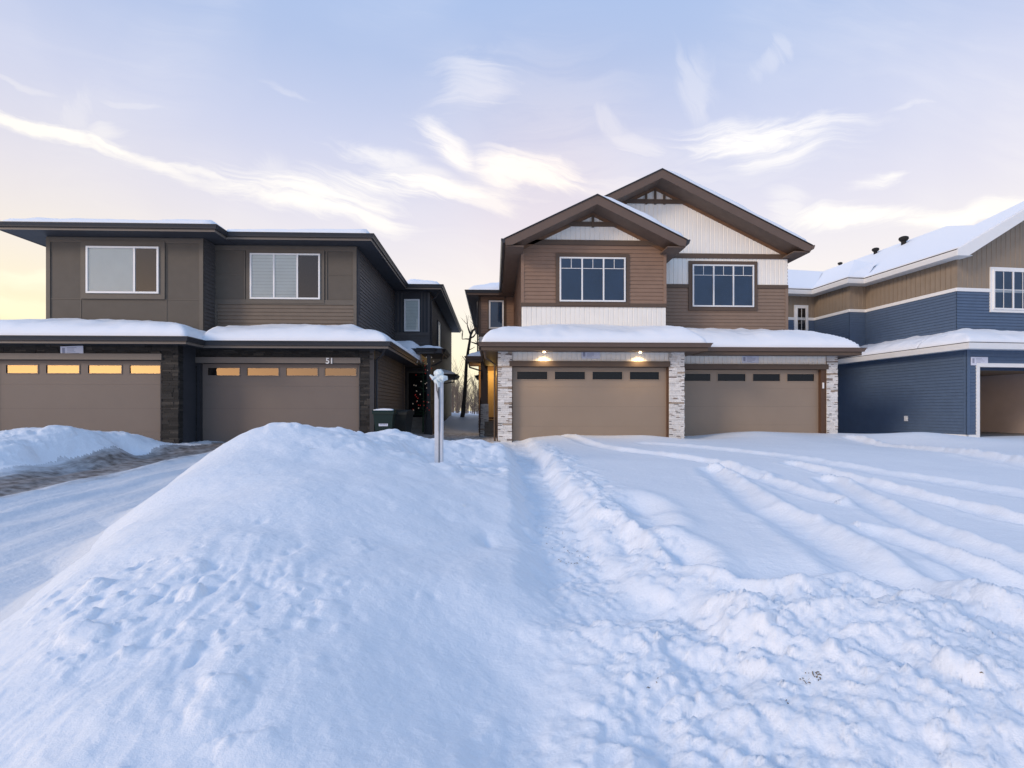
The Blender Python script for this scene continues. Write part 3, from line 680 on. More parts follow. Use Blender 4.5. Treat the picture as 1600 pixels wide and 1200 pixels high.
    # soffit lamps
    for px,py,Y,lit in ((850.5,545,15.72,1),(1000.5,547,15.72,1),(1258,551,16.86,0)):
        x=Xp(px,Y); z=(zA if Y<16 else zB)-.245
        m=MB(); m.tube([(x,Y,z),(x,Y,z-.012)],.038,16); o=m.build('soffit_lamp',M['lampglow'] if lit else M['lampoff'],r)
        if lit:
            l=bpy.data.lights.new('soffit_bulb','SPOT'); l.energy=34; l.color=(1,.72,.38); l.spot_size=R(130); l.spot_blend=.9; l.shadow_soft_size=.05
            lo=bpy.data.objects.new('soffit_bulb',l); col.objects.link(lo); lo.parent=o; lo.location=Vector((x,Y+.02,z-.04))-wloc(o); lo.rotation_euler=(R(12),0,0)
    # ---- porch
    x1p=Xp(730.5,21.6)
    hip_roof(r,W0,x1p,xs-.02,21.6,24.25,3.35,.22,(True,False,True,False),.15,fmat='fasciabrown',gmat='trimbrown',smat='soffitbrown',path=[(x1p,24.3),(x1p,21.6),(xs-.3,21.6)],step=.1,rnd=.4,drop=.22,seed=3)
    m=MB(); m.box(W0,Xp(751,21.9),Xp(762,21.9),1.35,3.15,-22.2,-21.9); m.build('porch_post',M['trimbrown'],r)
    m=MB(); stones(m,F(0,21.85,0),Xp(750,21.85),Xp(763.5,21.85),-.1,1.35,0,'white'); m.build('stone_pillar',M['stone'],r)
    m=MB(); f=F(0,YR,0); m.box(f,Xp(766,YR)-.1,Xp(787,YR),.75,2.95,.03,.07); m.build('front_door',M['yellowdoor'],r)
    m=MB(); m.box(W0,Xp(754,22)+.0,xs,-.1,.66,-24.3,-22.25); m.build('porch_floor',M['step'],r)
    steps(r,Xp(757,21.2),xs-.05,20.9,-.08,4,.17,.25)
    railing(r,Xp(750,21.2),20.9,22,.0,.66)
    l=bpy.data.lights.new('porch_bulb','POINT'); l.energy=45; l.color=(1,.62,.2); l.shadow_soft_size=.08
    lo=bpy.data.objects.new('porch_bulb',l); col.objects.link(lo); lo.parent=r; lo.location=Vector((-.15,23.3,2.75))-wloc(r)
    downspout(r,[(gx0+.05,15.6,2.95),(gx0+.1,15.8,2.7),(xs-.1,16.3,2.55),(xs-.1,16.3,.1)],'trimbrown')
    downspout(r,[(x1p+.03,21.7,3.15),(x1p+.08,21.75,2.9),(Xp(752,21.8),21.8,2.75),(Xp(752,21.8),21.8,2.4)],'blackmetal')
    hip_roof(r,W0,Xp(745,30),-.72,29.8,31,3.1,.25,(True,False,True,True),.1,path=[(Xp(745,30),31),(Xp(745,30),29.8),(-.72,29.8)],step=.15,rnd=.3,drop=.22,gmat='blackmetal')
    downspout(r,[(xe+.55,24.2,6.4),(xw-.06,24.22,6.2),(xw-.06,24.22,3.6)],'blackmetal')
brown_house()

# ============================================================ BLUE HOUSE
ANG=5.26
BXo,BYo=16.4,17.2
BL=empty('duplex_house',(BXo,BYo,.1)); tag(BL,'blue and tan house under construction with white fascia and open garage','house','two-storey duplex houses')
FB=F(BXo,BYo,ANG)
def sub(u,d,ang=0):  # frame with origin at local (u, depth) of the blue house
    p=FB(u,0,-d); return F(p[0],p[1],ANG+ang)
def blue_house():
    r=BL; z0=.1
    # garage front with opening
    f=FB; ou0=.46; ou1=5.3; ot=Zp(574,1560,17.4)
    m=MB(); lap(m,f,0,ou0-.12,z0,3.2,0,.115); lap(m,f,ou0-.12,ou1+.12,ot+.12,3.2,0,.115); lap(m,f,ou1+.12,6,z0,3.2,0,.115); m.build('siding',M['lapblue'],r)
    m=MB(); m.box(f,ou0-.13,ou0,z0-.1,ot,-.12,.04); m.box(f,ou1,ou1+.13,z0-.1,ot,-.12,.04); m.box(f,ou0-.13,ou1+.13,ot,ot+.13,-.12,.04); m.build('garage_door_frame',M['white'],r)
    m=MB()
    a,b,c,d=-.13,-7,z0-.02,3.1
    m.poly([f(ou0-.3,c,a),f(ou0-.3,c,b),f(ou0-.3,d,b),f(ou0-.3,d,a)]); m.poly([f(5.8,c,a),f(5.8,d,a),f(5.8,d,b),f(5.8,c,b)]); m.poly([f(ou0-.3,c,b),f(5.8,c,b),f(5.8,d,b),f(ou0-.3,d,b)])
    m.poly([f(ou0-.3,d,a),f(ou0-.3,d,b),f(5.8,d,b),f(5.8,d,a)]); m.build('garage_interior',M['drywall'],r)
    m=MB(); m.box(f,ou0-.28,5.78,z0-.2,z0+.02,-6.98,-.1); m.build('garage_floor',M['concrete'],r)
    m=MB(); m.box(f,ou0-.28,5.78,z0+.02,z0+.42,-6.97,-6.9); m.box(f,ou0-.29,ou0-.25,z0+.02,z0+.42,-6.88,-.2); m.build('sill_board',M['wood'],r)
    m=MB(); m.box(f,0.02,ou0-.31,z0,3.1,-.2,-.02); m.build('wall_core',M['dark'],r)
    # garage side
    s=sub(0,9,-90)
    m=MB(); lap(m,s,0,9,z0-.1,3.2,0,.115); m.build('siding',M['lapblue'],r)
    m=MB(); m.box(s,8.92,9.02,z0,3.2,-.06,.03); m.box(f,-.03,.09,z0,3.2,-.02,.03); m.build('corner_trim',M['lapblue'],r)
    m=MB(); m.box(f,-.05,ou0-.13,z0-.15,z0+.13,0,.05); m.box(s,8.0,9.05,z0-.15,z0+.13,0,.05); m.build('foundation',M['white'],r)
    # outlet box
    m=MB(); u=9-2.35; zc=Zp(654,1430,19.3); m.box(s,u-.07,u+.07,zc-.1,zc+.1,.0,.05); m.box(s,u-.025,u+.025,zc-.05,zc+.05,.05,.055); m.build('outlet_cover',M['white'],r)
    # upper walls
    uu=1.26
    zb=Zp(455,1495,18.8); zbt=zb+.13; zE=6.98
    walls=[(sub(uu,1.5,0),0,8),(sub(uu,5.75,-90),0,4.25),(sub(.44,5.75,0),0,.82),(sub(.44,8.0,-90),0,2.25),(sub(-1.6,8.0,0),0,2.04)]
    for fr,a,b in walls:
        m=MB(); t=MB(); w=MB()
        lap(m,fr,a,b,2.6,zb,0,.115)
        batten(t,fr,a,b,zbt,(lambda q:7.0+.57*q) if fr is walls[0][0] else 6.95,0,.21)
        w.box(fr,a-.03,b+.03,zb,zbt,-.02,.05)
        m.build('siding',M['lapblue'],r); t.build('batten_siding',M['tan'],r); w.build('wall_trim',M['white'],r)
    m=MB()
    for fr in (walls[0][0],walls[2][0]):
        m=MB(); m.box(fr,0,.07,zbt,6.95,0,.03); m.build('corner_trim',M['tan'],r)
    core=MB(); core.box(FB,uu+.05,9,2.6,6.9,-18,-1.56); core.box(FB,.5,2,0,6.9,-18,-5.82); core.box(FB,-1.55,1,0,6.9,-18,-8.06); core.build('wall_core',M['tan'],r)
    core=MB(); core.poly([FB(uu+.03,6.9,-1.53),FB(9,6.9,-1.53),FB(9,9,-1.53),FB(6.2,9.7,-1.53),FB(uu+.03,7.0,-1.53)]); core.build('wall_core',M['tan'],r)
    # front window (runs out of frame)
    fw_=walls[0][0]
    def ux(px,fr):   # image pixel column -> u along frame at that wall
        lo,hi=-3,9
        for _ in range(50):
            mid=(lo+hi)/2; p=fr(mid,0,0); 
            if p[0]<Xp(px,p[1]): lo=mid
            else: hi=mid
        return lo
    uw=ux(1549,fw_); p=fw_(uw,0,0)
    window(r,fw_,uw,uw+1.75,Zp(484,1570,p[1]),Zp(422,1570,p[1]),(1,1),.1,'white',('skyrefl',),grille='X',w=.02,fw=.06)
    fw5=walls[4][0]; ua=ux(1243,fw5); ub=ux(1259,fw5); p=fw5(ua,0,0)
    window(r,fw5,ua,ub,Zp(515,1250,p[1])-.1,Zp(480,1250,p[1]),(1,),.1,'white',('dark',),grille='X',w=.02,fw=.06)
    # roof planes
    ue=.76-.0; pit=.57; 
    L=lambda u,d,z: FB(u,z,-d)
    E=(ue,.95,zE); G=(6.2,.95,zE+.57*5.44); B=(3.57,2.85,zE+.57*(3.57-ue)); A=(5.5,5.74,zE+.57*(5.5-ue)); A2=(8.2,6.5,zE+.9); 
    def lift(p,t): return (p[0],p[1],p[2]+t)
    Ab=(5.5,14,A[2]); 
    def roofmesh(t,th):
        m=MB()
        P=[E,G,B,A,Ab,(ue,14,zE)]
        # split in convex parts
        m.poly([L(*lift(q,t)) for q in (E,G,B)]); m.poly([L(*lift(q,t)) for q in (E,B,A)]); m.poly([L(*lift(q,t)) for q in (E,A,Ab,(ue,14,zE))])
        m.poly([L(*lift(q,t)) for q in (G,A2,B)]); m.poly([L(*lift(q,t)) for q in (A2,A,B)])
        m.poly([L(*lift(q,t)) for q in (G,(12,.95,zE),A2)]); m.poly([L(*lift(q,t)) for q in ((12,.95,zE),(12,14,zE),(8.2,14,zE+.9),A2)]); m.poly([L(*lift(q,t)) for q in (A,A2,(8.2,14,zE+.9),Ab)])
        for a,b in ((E,G),((ue,14,zE),E)):
            m.poly([L(*lift(a,t)),L(*lift(b,t)),L(*lift(b,t-th)),L(*lift(a,t-th))])
        return m
    rf=roofmesh(0,.05).build('roof',M['blackmetal'],r)
    sn=roofmesh(.10,.085)
    # jog roofs: strips reaching out to the bumped eaves with their own low hips
    def slopepoly(pts,t): sn.poly([L(q[0],q[1],q[2]+t) for q in pts])
    j=.44-.5; k=-1.6-.5
    for t,mb in ((.10,sn),):
        dz=.7*(ue-j)
        slopepoly([(j,5.25,zE),(ue,5.25+.0,zE),(ue+1.6,6.9,zE+.7*1.6),(ue+1.6,9,zE+.7*1.6),(j,9,zE)],t) if False else None
    # bumped roof one
    hA=[(j,5.25,zE),(ue+.3,5.25,zE),(j+2.6,7.85,zE+1.61),(j+2.6,12,zE+1.61),(j,12,zE)]
    hB=[(k,7.5,zE),(j+.3,7.5,zE),(k+2.2,9.7,zE+1.54),(k+2.2,12,zE+1.54),(k,12,zE)]
    sn.poly([L(q[0],q[1],q[2]+.1) for q in (hA[0],hA[2],hA[3],hA[4])]); sn.poly([L(q[0],q[1],q[2]+.1) for q in (hA[0],(ue+1.6,5.25+1.0,zE+.9),hA[2])]); sn.poly([L(q[0],q[1],q[2]+.1) for q in (hA[0],(ue+.1,5.25,zE),(ue+1.7,6.3,zE+1.2))])
    sn.poly([L(q[0],q[1],q[2]+.1) for q in (hB[0],hB[2],hB[3],hB[4])]); sn.poly([L(q[0],q[1],q[2]+.1) for q in (hB[0],(j+.1,7.5,zE),(j+2.3,9.7,zE+1.5),hB[2])])
    for a,b in (((ue,5.25,zE),(j,5.25,zE)),((j,5.25,zE),(j,7.5,zE)),((j,7.5,zE),(k,7.5,zE)),((k,7.5,zE),(k,12,zE))):
        sn.poly([L(a[0],a[1],zE+.1),L(b[0],b[1],zE+.1),L(b[0],b[1],zE+.0),L(a[0],a[1],zE)])
    sn.build('roof_snow',M['roofsnow'],rf)
    # fascia / gutter, white
    m=MB(); path=[L(k,12,0),L(k,7.5,0),L(j,7.5,0),L(j,5.25,0),L(ue,5.25,0),L(ue,.95,0)]
    path=[(a,b,0) for a,b,_ in path]
    sweep(m,path,[(-.02,zE-.2),(.05,zE-.2),(.09,zE-.05),(.09,zE),(-.02,zE)]); m.build('gutter',M['white'],rf)
    m=MB(); sweep(m,path,[(-.02,zE+.002),(.105,zE+.002),(.105,zE+.03),(-.02,zE+.03)]); m.build('drip_edge',M['blackmetal'],rf)
    m=MB(); m.prism(F(*FB(0,0,-.95)[:2],ANG),[(ue-.1,zE+.0),(ue-.1,zE-.22),(ue+.35,zE-.22),(6.2,zE+.57*5.44-.26),(12,zE-.2),(12,zE+.02),(6.2,zE+.57*5.44+.02)],-.02,.04); m.build('barge_board',M['white'],rf)
    m=MB(); m.box(FB,k+.05,ue+.6,zE-.19,zE-.17,-12,-7.52); m.box(FB,j+.02,ue+.6,zE-.19,zE-.17,-7.52,-5.27); m.box(FB,ue+.02,uu+.1,zE-.19,zE-.17,-5.27,-.99); m.build('soffit',M['white'],rf)
    # soffit sloped under front rake
    m=MB(); m.poly([FB(ue,zE-.2,-.95),FB(ue,zE-.2,-1.5),FB(6.2,zE+.57*5.44-.2,-1.5),FB(6.2,zE+.57*5.44-.2,-.95)]); m.build('soffit',M['white'],rf)
    # second inner gable barge seen at the frame edge
    # vents
    for px,uv,sc in ((1412,4.9,1.0),(1368,5.1,.8),(1308,5.2,.6)):
        lo,hi=4.2,12
        for _ in range(40):
            mid=(lo+hi)/2; q=L(uv,mid,0)
            if q[0]>Xp(px,q[1]): lo=mid
            else: hi=mid
        q=L(uv,lo,zE+.57*(uv-ue)+.1)
        m=MB(); m.tube([(q[0],q[1],q[2]-.05),(q[0],q[1],q[2]+.22*sc)],.11*sc,12); m.tube([(q[0],q[1],q[2]+.16*sc),(q[0],q[1],q[2]+.26*sc),(q[0],q[1],q[2]+.34*sc),(q[0],q[1],q[2]+.38*sc)],[.16*sc,.22*sc,.2*sc,.12*sc],14); m.build('roof_vent',M['rubber'],rf,smooth=True)
    # garage skirt roof
    ge=-.42; zg=3.36
    rg=hip_roof(r,FB,ge,9,-.42,1.5,zg,.28,(True,False,True,False),.26,fmat='white',gmat='white',smat='white',path=None,step=.07,cap=1.9,seed=21,rnd=.6)
    rg=hip_roof(r,FB,ge,1.3,1.5,9.4,zg,.28,(True,False,False,False),.26,fmat='white',gmat='white',smat='white',path=None,step=.08,cap=1.7,seed=21,rnd=.6)
    m=MB(); path=[L(ge,9.4,0),L(ge,-.42,0),L(9,-.42,0)]
    sweep(m,path,[(-.02,zg-.2),(.05,zg-.2),(.09,zg-.04),(.09,zg),(-.02,zg)]); m.build('gutter',M['white'],rg)
    m=MB(); sweep(m,path,[(-.02,zg+.002),(.1,zg+.002),(.1,zg+.022),(-.02,zg+.022)]); m.build('drip_edge',M['blackmetal'],rg)
    p=FB(.2,0,0)
    un=ux(1515.5,FB); u2=ux(1542,FB)
    notice(FB,(un+u2)/2,Zp(564.5,1528,17.25),u2-un,.29,.03,'white paper notice on blue siding at the corner of the open garage')
blue_house()
# notices
GAx=F(0,14.75,0); notice(F(0,14.75,0),Xp(112.5,14.72),Zp(548,112,14.72),.62,.26,.03,'crooked white paper notice on black stone above the leftmost garage door',R(2))
notice(F(0,16,0),Xp(923,15.97),Zp(554,923,15.97),.58,.25,.022,'white paper notice on white siding between the two lit soffit lamps')
notice(F(0,17.15,0),Xp(1173,17.1),Zp(561.5,1173,17.1),.58,.25,.022,'white paper notice on white siding over the right garage door of the brown house')

# ============================================================ GROUND
def tps(P,V,lam):
    n=len(P); d=np.linalg.norm(P[:,None]-P[None],axis=2); K=np.where(d>0,d*d*np.log(d+1e-9),0)+lam*np.eye(n)
    A=np.zeros((n+3,n+3)); A[:n,:n]=K; A[:n,n]=1; A[:n,n+1:]=P; A[n,:n]=1; A[n+1:,:n]=P.T
    b=np.zeros(n+3); b[:n]=V; s=np.linalg.solve(A,b)
    def ev(x,y):
        o=s[n]+s[n+1]*x+s[n+2]*y
        for i in range(n):
            r2=(x-P[i,0])**2+(y-P[i,1])**2; o=o+s[i]*.5*r2*np.log(r2+1e-12)
        return o
    return ev
def base(x,y):
    yy=np.clip(y,-5,16)
    g=-.02*(16-yy)
    gl=.13-.03*(15.5-np.clip(y,-5,15.5))
    t=sst(-3.5,-1.5,x)
    g0=gl*(1-t)+g*t
    return g0
C=[]
def cp(px,py,Y): C.append(at(px,py,Y))
for a in ((120,885,3.4),(185,828,4.1),(240,775,4.8),(290,735,5.6),(330,702,6.4),(372,681,6.9),(430,669,7.3),(500,675,8.2),(560,677,9.0),(620,674,9.8),(660,686,10.2),(740,689,11),(770,700,12),
 (430,700,6.2),(430,760,4.5),(430,850,3.3),(430,1000,2.2),(430,1130,1.7),(500,720,5.9),(600,700,7.2),(600,760,5.2),(600,850,3.7),(600,1000,2.4),(600,1130,1.8),
 (800,760,6.5),(800,850,4.4),(810,1000,2.7),(780,1130,2.0),(720,800,4.9),(720,900,3.2),(740,740,7.0),(686,726,8.3),(300,780,4.5),(300,850,3.4),(300,1000,2.2),(300,1130,1.7),
 (150,905,3.05),(150,1000,2.3),(150,1130,1.75),(0,1000,2.55),(0,1130,1.85),(360,705,6.0),
 (0,694,9.4),(80,685,10.5),(150,677,11.5),(200,682,12.6),(245,690,13.8),
 (830,688,15),(880,681,15.3),(960,684,15.3),(1010,680,15.3),(1060,685,15.3),(1120,685,16),(1170,675,15.9),(1240,678,16),(1300,681,16.2),
 (1330,677,18),(1400,681,17),(1440,675,15.5),(1500,682,15.5),(1600,690,14.5),(1500,700,13),(1400,695,14.5)): cp(*a)
# yard and street levels (metres)
for y in (1.0,2.4,4,6,8,11,14):
    for x in (1.7,3.5,6,9,13,18,24):
        if y<x*.25-1.5: continue
        b=-.02*(16-y)+.27
        C.append((x,y,b))
for y in (-1,): 
    for x in (-6,-3,0,3,6): C.append((x,y,-.2))
for y,xr in ((1.4,-2.3),(2.4,-2.75),(3.3,-3.05),(4.2,-3.4),(5.5,-3.9),(7,-4.35),(9,-4.3),(11,-4.0),(13,-3.9),(15,-4)):
    b=.13-.03*(15.5-y)
    for x in (xr,xr-1,-6.2,-7.6): 
        C.append((x,y,b))
for y in (3,5,7): C.append((-10,y,.13-.03*(15.5-y)))
for px,py,Y in ((0,748,8.0),(100,735,9.8),(200,712,12.2),(300,698,14.3)): x=Xp(px,Y); C.append((x,Y,.13-.03*(15.5-Y)))
C+= [(-2.5,13,.1),(-1.2,14,.08),(-1,16,.03),(-2.5,17,.05),(-1.5,20,.05),(-.5,15,.02),(-11,14.6,.24),(-14,13,.26),(-11.5,11.8,.30),(-10.3,13.5,.24),(-16,14,.25),(-13,9,.25),(-16,10,.25),(-10.2,9.2,.28),(-9.6,14.9,.2),(-8.6,14.9,.12)]
CP=np.array(C); 
res=CP[:,2]-base(CP[:,0],CP[:,1])
EV=tps(CP[:,:2],res,.04)
def pline(x,y,pts):
    """distance to polyline and parameter side"""
    best=np.full(x.shape,1e9); side=np.zeros(x.shape)
    for (ax,ay),(bx,by) in zip(pts[:-1],pts[1:]):
        dx,dy=bx-ax,by-ay; t=np.clip(((x-ax)*dx+(y-ay)*dy)/(dx*dx+dy*dy),0,1)
        d=np.hypot(x-ax-t*dx,y-ay-t*dy); s=np.sign((x-ax)*dy-(y-ay)*dx); m=d<best
        best=np.where(m,d,best); side=np.where(m,s,side)
    return best,side
def gp(px,py,z=.1):  # image pixel on an assumed level -> plan position
    Y=(CZ-z)*800/(py-641); 
    for _ in range(3):
        Y=(CZ-z)*800/(py-641)/(dep(px,Y)/Y)
    return (Xp(px,Y),Y)
def smooth_pts(p,n=6):
    out=[]
    for i in range(len(p)-1):
        p0=p[max(i-1,0)];p1=p[i];p2=p[i+1];p3=p[min(i+2,len(p)-1)]
        for k in range(n):
            t=k/n; out.append(tuple(.5*((2*b)+(-a+c)*t+(2*a-5*b+4*c-d)*t*t+(-a+3*b-3*c+d)*t**3) for a,b,c,d in zip(p0,p1,p2,p3)))
    out.append(p[-1]); return out
TR=[ ([(1110,735),(1140,755),(1185,785),(1250,815),(1330,860),(1420,905),(1520,945),(1640,985)],.17,.10,.07),
     ([(1235,728),(1330,748),(1440,773),(1640,815)],.13,.07,.07),
     ([(1120,728),(1190,748),(1290,778)],.13,.06,.06),
     ([(1290,748),(1350,778),(1440,815),(1640,882)],.14,.07,.06),
     ([(1360,820),(1440,845),(1640,915)],.12,.06,.05),
     ([(880,690),(960,707),(1090,722),(1180,742)],.16,.08,.06),
     ([(1010,700),(1200,715),(1420,745),(1640,775)],.2,.05,.04),
     ([(1330,690),(1450,705),(1640,735)],.25,.09,.13),
     ([(940,795),(1010,845),(1090,880),(1200,915),(1330,935)],.12,.06,.06)]
TRW=[([gp(*q) for q in smooth_pts(t[0],4)],t[1],t[2],t[3]) for t in TR]
random.seed(11)
pits=[]
for px,py,rx,ry,d in ((1000,783,.22,.5,.09),(1020,805,.2,.3,.07),(1060,845,.18,.35,.09),(985,820,.2,.3,.08),(1085,918,.16,.35,.10),(1010,890,.25,.3,.1),(960,850,.2,.3,.07),(1345,920,.2,.25,.09),(760,820,.08,.25,.04)):
    x,y=gp(px,py); pits.append((x,y,rx,ry,d))
spk=[]
for _ in range(70):
    x=random.gauss(-1.45,.4); y=random.gauss(2.75,.3); spk.append((x,y,random.uniform(.012,.03),random.uniform(.02,.05),random.uniform(.006,.02)))
def height(x,y):
    b=base(x,y)
    inn=sst(-19,-15,x)*(1-sst(26,32,x))*sst(-3,-.5,y)*(1-sst(17.5,20,y))
    h=b+inn*EV(np.clip(x,-20,32),np.clip(y,-4,21))
    h=np.maximum(h,b-.02)
    # default snow cover in the distance
    h=h+ .25*sst(24,30,y)+ .5*sst(27,36,y)*(.8+.5*fbm(x*.3,y*.3,3,5))*np.exp(-((y-36)/40.)**2)
    h=h+ .3*sst(40,120,y)*fbm(x*.03,y*.03,3,8)
    near=sst(-1,.5,y)*(1-sst(15,17,y))
    # masks
    tx=np.interp(y,[0,1.4,2.4,3.3,4.2,5.5,7,9,11,15],[-1.9,-2.25,-2.65,-2.95,-3.3,-3.8,-4.2,-4.1,-3.9,-3.9])
    drive=(sst(-8.4,-8.0,x-.0*y)*(1-sst(-.35,.05,x-tx)))*near
    path_=(sst(.15,.42,x)*(1-sst(.88,1.15,x)))
    yard=sst(1.0,1.4,x)*near
    pile=(1-sst(.1,.5,x))*sst(-.1,.5,x-tx)*sst(.5,1,y)*(1-sst(12,14,y))
    # broad softness
    h=h+near*.05*fbm(x*.9+3,y*.9,3,21)*(yard*.3+pile*.9+.1)
    h=h+pile*.018*fbm(x*2.6,y*2.2,4,31)
    h=h+pile*sst(5.5,7.5,y)*(1-sst(10.5,12,y))*(.07*np.abs(fbm(x*1.5+9,y*.9,3,33))*1.6-.03+.03*fbm(x*4,y*3,3,35))
    # slumps running down the near face
    lf=pile*(1-sst(2.6,4.2,y))
    wx=x+.25*fbm(x*1.1,y*1.1,2,77)
    h=h+lf*(.032*fbm(wx*5.5+y*1.5,(y-x*.6)*1.7,5,41)*(1-sst(-1.6,-.3,x)))
    rg=1-np.abs(fbm(wx*4+3,y*2.2,3,47)); h=h+lf*.012*(rg-.7)*(1-sst(-1.5,-.2,x))
    # yard tracks
    n1=fbm(x*3,y*3,3,55)
    for pts,wd,dp,rim in TRW:
        xs=[p[0] for p in pts]; ys=[p[1] for p in pts]
        m=(x>min(xs)-1)&(x<max(xs)+1)&(y>min(ys)-1)&(y<max(ys)+1)
        if not m.any(): continue
        xx,yy=x[m],y[m]; jit=.05*fbm(xx*2.2,yy*2.2,3,61)
        d,s=pline(xx+jit,yy+jit,pts)
        dd=-dp*.9*np.exp(-(d/wd)**2)+.8*rim*np.exp(-((d-wd*1.5)/(wd*.5))**2)*(1+.45*fbm(xx*5,yy*5,3,66))*(.35+.9*(s<0))
        hh=h[m]+dd*.8+.012*fbm(xx*9,yy*9,3,68)*np.exp(-(d/(wd*2))**2); h[m]=hh
    for (cx,cy,rx,ry,dp) in pits:
        q=((x-cx)/rx)**2+((y-cy)/ry)**2; h=h-dp*np.exp(-q*1.5)+dp*.4*np.exp(-(np.sqrt(q)-1.5)**2*3)*sst(.9,1.6,x)
    m=(x>-3.2)&(x<.6)&(y>1.4)&(y<4.4)
    xx,yy=x[m],y[m]; acc=np.zeros_like(xx)
    for (cx,cy,rx,ry,dp) in spk: acc=acc-dp*np.exp(-((xx-cx)/rx)**2-((yy-cy)/ry)**2)
    h[m]=h[m]+acc
    # shovelled trench with crumbly walls
    wob=.10*fbm(y*1.1+x*0,y*0+2.,3,71)+.05*fbm(x*5,y*5,3,72)
    X=x+wob+ .10*(1-sst(2.5,5,y))
    c=.68
    tm=sst(c-.50,c-.15,X)*(1-sst(c+.16,c+.46,X))*sst(2.2,3.8,y+.3*n1)*(1-sst(15.6,16.5,y))*(.92+.08*sst(12,15,y)+.12*fbm(x*2,y*1.5,3,79))
    tz=b+.025+.03*fbm(x*8,y*8,4,73)+.025*np.abs(fbm(x*14,y*9,3,75))
    h=h*(1-tm)+np.minimum(tz,h)*tm
    br=np.exp(-((X-(c+.58))/.16)**2)*sst(3,4,y)*(1-sst(14.3,15.3,y))
    h=h+br*(.015+.045*fbm(x*7,y*7,5,81,.6))
    bl=np.exp(-((X-(c+.5))/.35)**2)*sst(1.5,3,y)*(1-sst(9,13,y)); h=h+bl*.018*fbm(x*7,y*5,4,82)
    # ploughed clods in front on the right
    edge=3.05+.25*fbm(x*1.3,x*0+1,3,91)-.03*(x-2)
    cl=sst(.15,.9,x+.25*n1)*(1-sst(edge-.35,edge+.05,y))*sst(-.5,.3,y)
    bil=1-np.abs(fbm(x*3.1,y*3.1,5,93,.55)); bil2=np.abs(fbm(x*6+4,y*6,4,95,.55)); 
    h=h-.05*sst(1.2,2,x)*np.exp(-((y-edge-.12)/.22)**2)
    h=h+cl*(.05+.08*(bil-.75)+.02*bil2+.014*fbm(x*22,y*22,3,97)+.06*fbm(x*1.3,y*1.3,2,98))
    mm=cl>.01
    if mm.any():
        xx,yy=(x+0*y)[mm],(y+0*x)[mm]; h[mm]+=cl[mm]*(.045*chunks(xx*2.9,yy*2.9,201,.6)+.026*chunks(xx*7,yy*7,211,.5)+.016*chunks(xx*15,yy*15,221,.6))
    # small rubble at the foot of the near pile too
    c2=(1-sst(1.7,2.3,y+.3*n1))*sst(-.6,.4,x+.3*n1)*(1-sst(.3,1,x))*sst(-.5,.3,y)
    h=h+c2*(.06*(bil-.8)+.03*bil2)
    k3=np.exp(-((X-(c+.62))/.30)**2)*sst(1.6,2.6,y)*(1-sst(12,14.5,y))
    k4=pile*sst(6.2,7.4,y)*(1-sst(11,12,y))+ (1-sst(-8.6,-8.0,x))*near*sst(7,9,y)
    k5=lf*(1-sst(-1.3,-.5,x+.4*n1))*sst(-.1,.3,fbm(x*1.2,y*1.2,2,303))
    for kk,sc,am,sd,th in ((k3,4.5,.05,231,.5),(k3,11,.022,241,.5),(k4,1.5,.065,251,.5),(k4,5,.03,261,.6),(k5,5,.04,271,.6),(k5,12,.02,281,.6),(tm,13,.02,291,.6)):
        mm=(kk+0*y)>.02
        if mm.any():
            xx,yy=(x+0*y)[mm],(y+0*x)[mm]; h[mm]+=(kk+0*y)[mm]*am*chunks(xx*sc,yy*sc,sd,th)
    # left bank lumps
    lb=(1-sst(-8.6,-8.0,x))*near*sst(7,9,y)
    h=h+lb*(.06*fbm(x*1.6,y*1.6,4,101)+.03*np.abs(fbm(x*4,y*4,3,103)))
    # driveway ruts
    xr=x+.12*(y-9)*.35+.15*fbm(y*.35,x*0,2,111)
    h=h+drive*(.016*np.sin(xr*9+2*fbm(x*.6,y*.3,2,119))+.016*fbm(x*7,y*1.3,4,113)+.02*fbm(x*1.2,y*.5,2,115))
    h=h+drive*.03*np.exp(-((xr+5.9)/.12)**2)-drive*.02*np.exp(-((xr+6.2)/.12)**2)
    h=h+drive*.035*np.exp(-((xr+6.75)/.2)**2)*(1+.6*fbm(x*4,y*4,3,117))
    # gap between houses
    gap=sst(-3.4,-2.9,x)*(1-sst(-.5,.1,x))*sst(13.5,15.5,y)*(1-sst(24,27,y)); h=h+gap*.02*fbm(x*3,y*3,4,121)
    h=h+.004*fbm(x*16,y*16,3,131)*near
    return h,drive
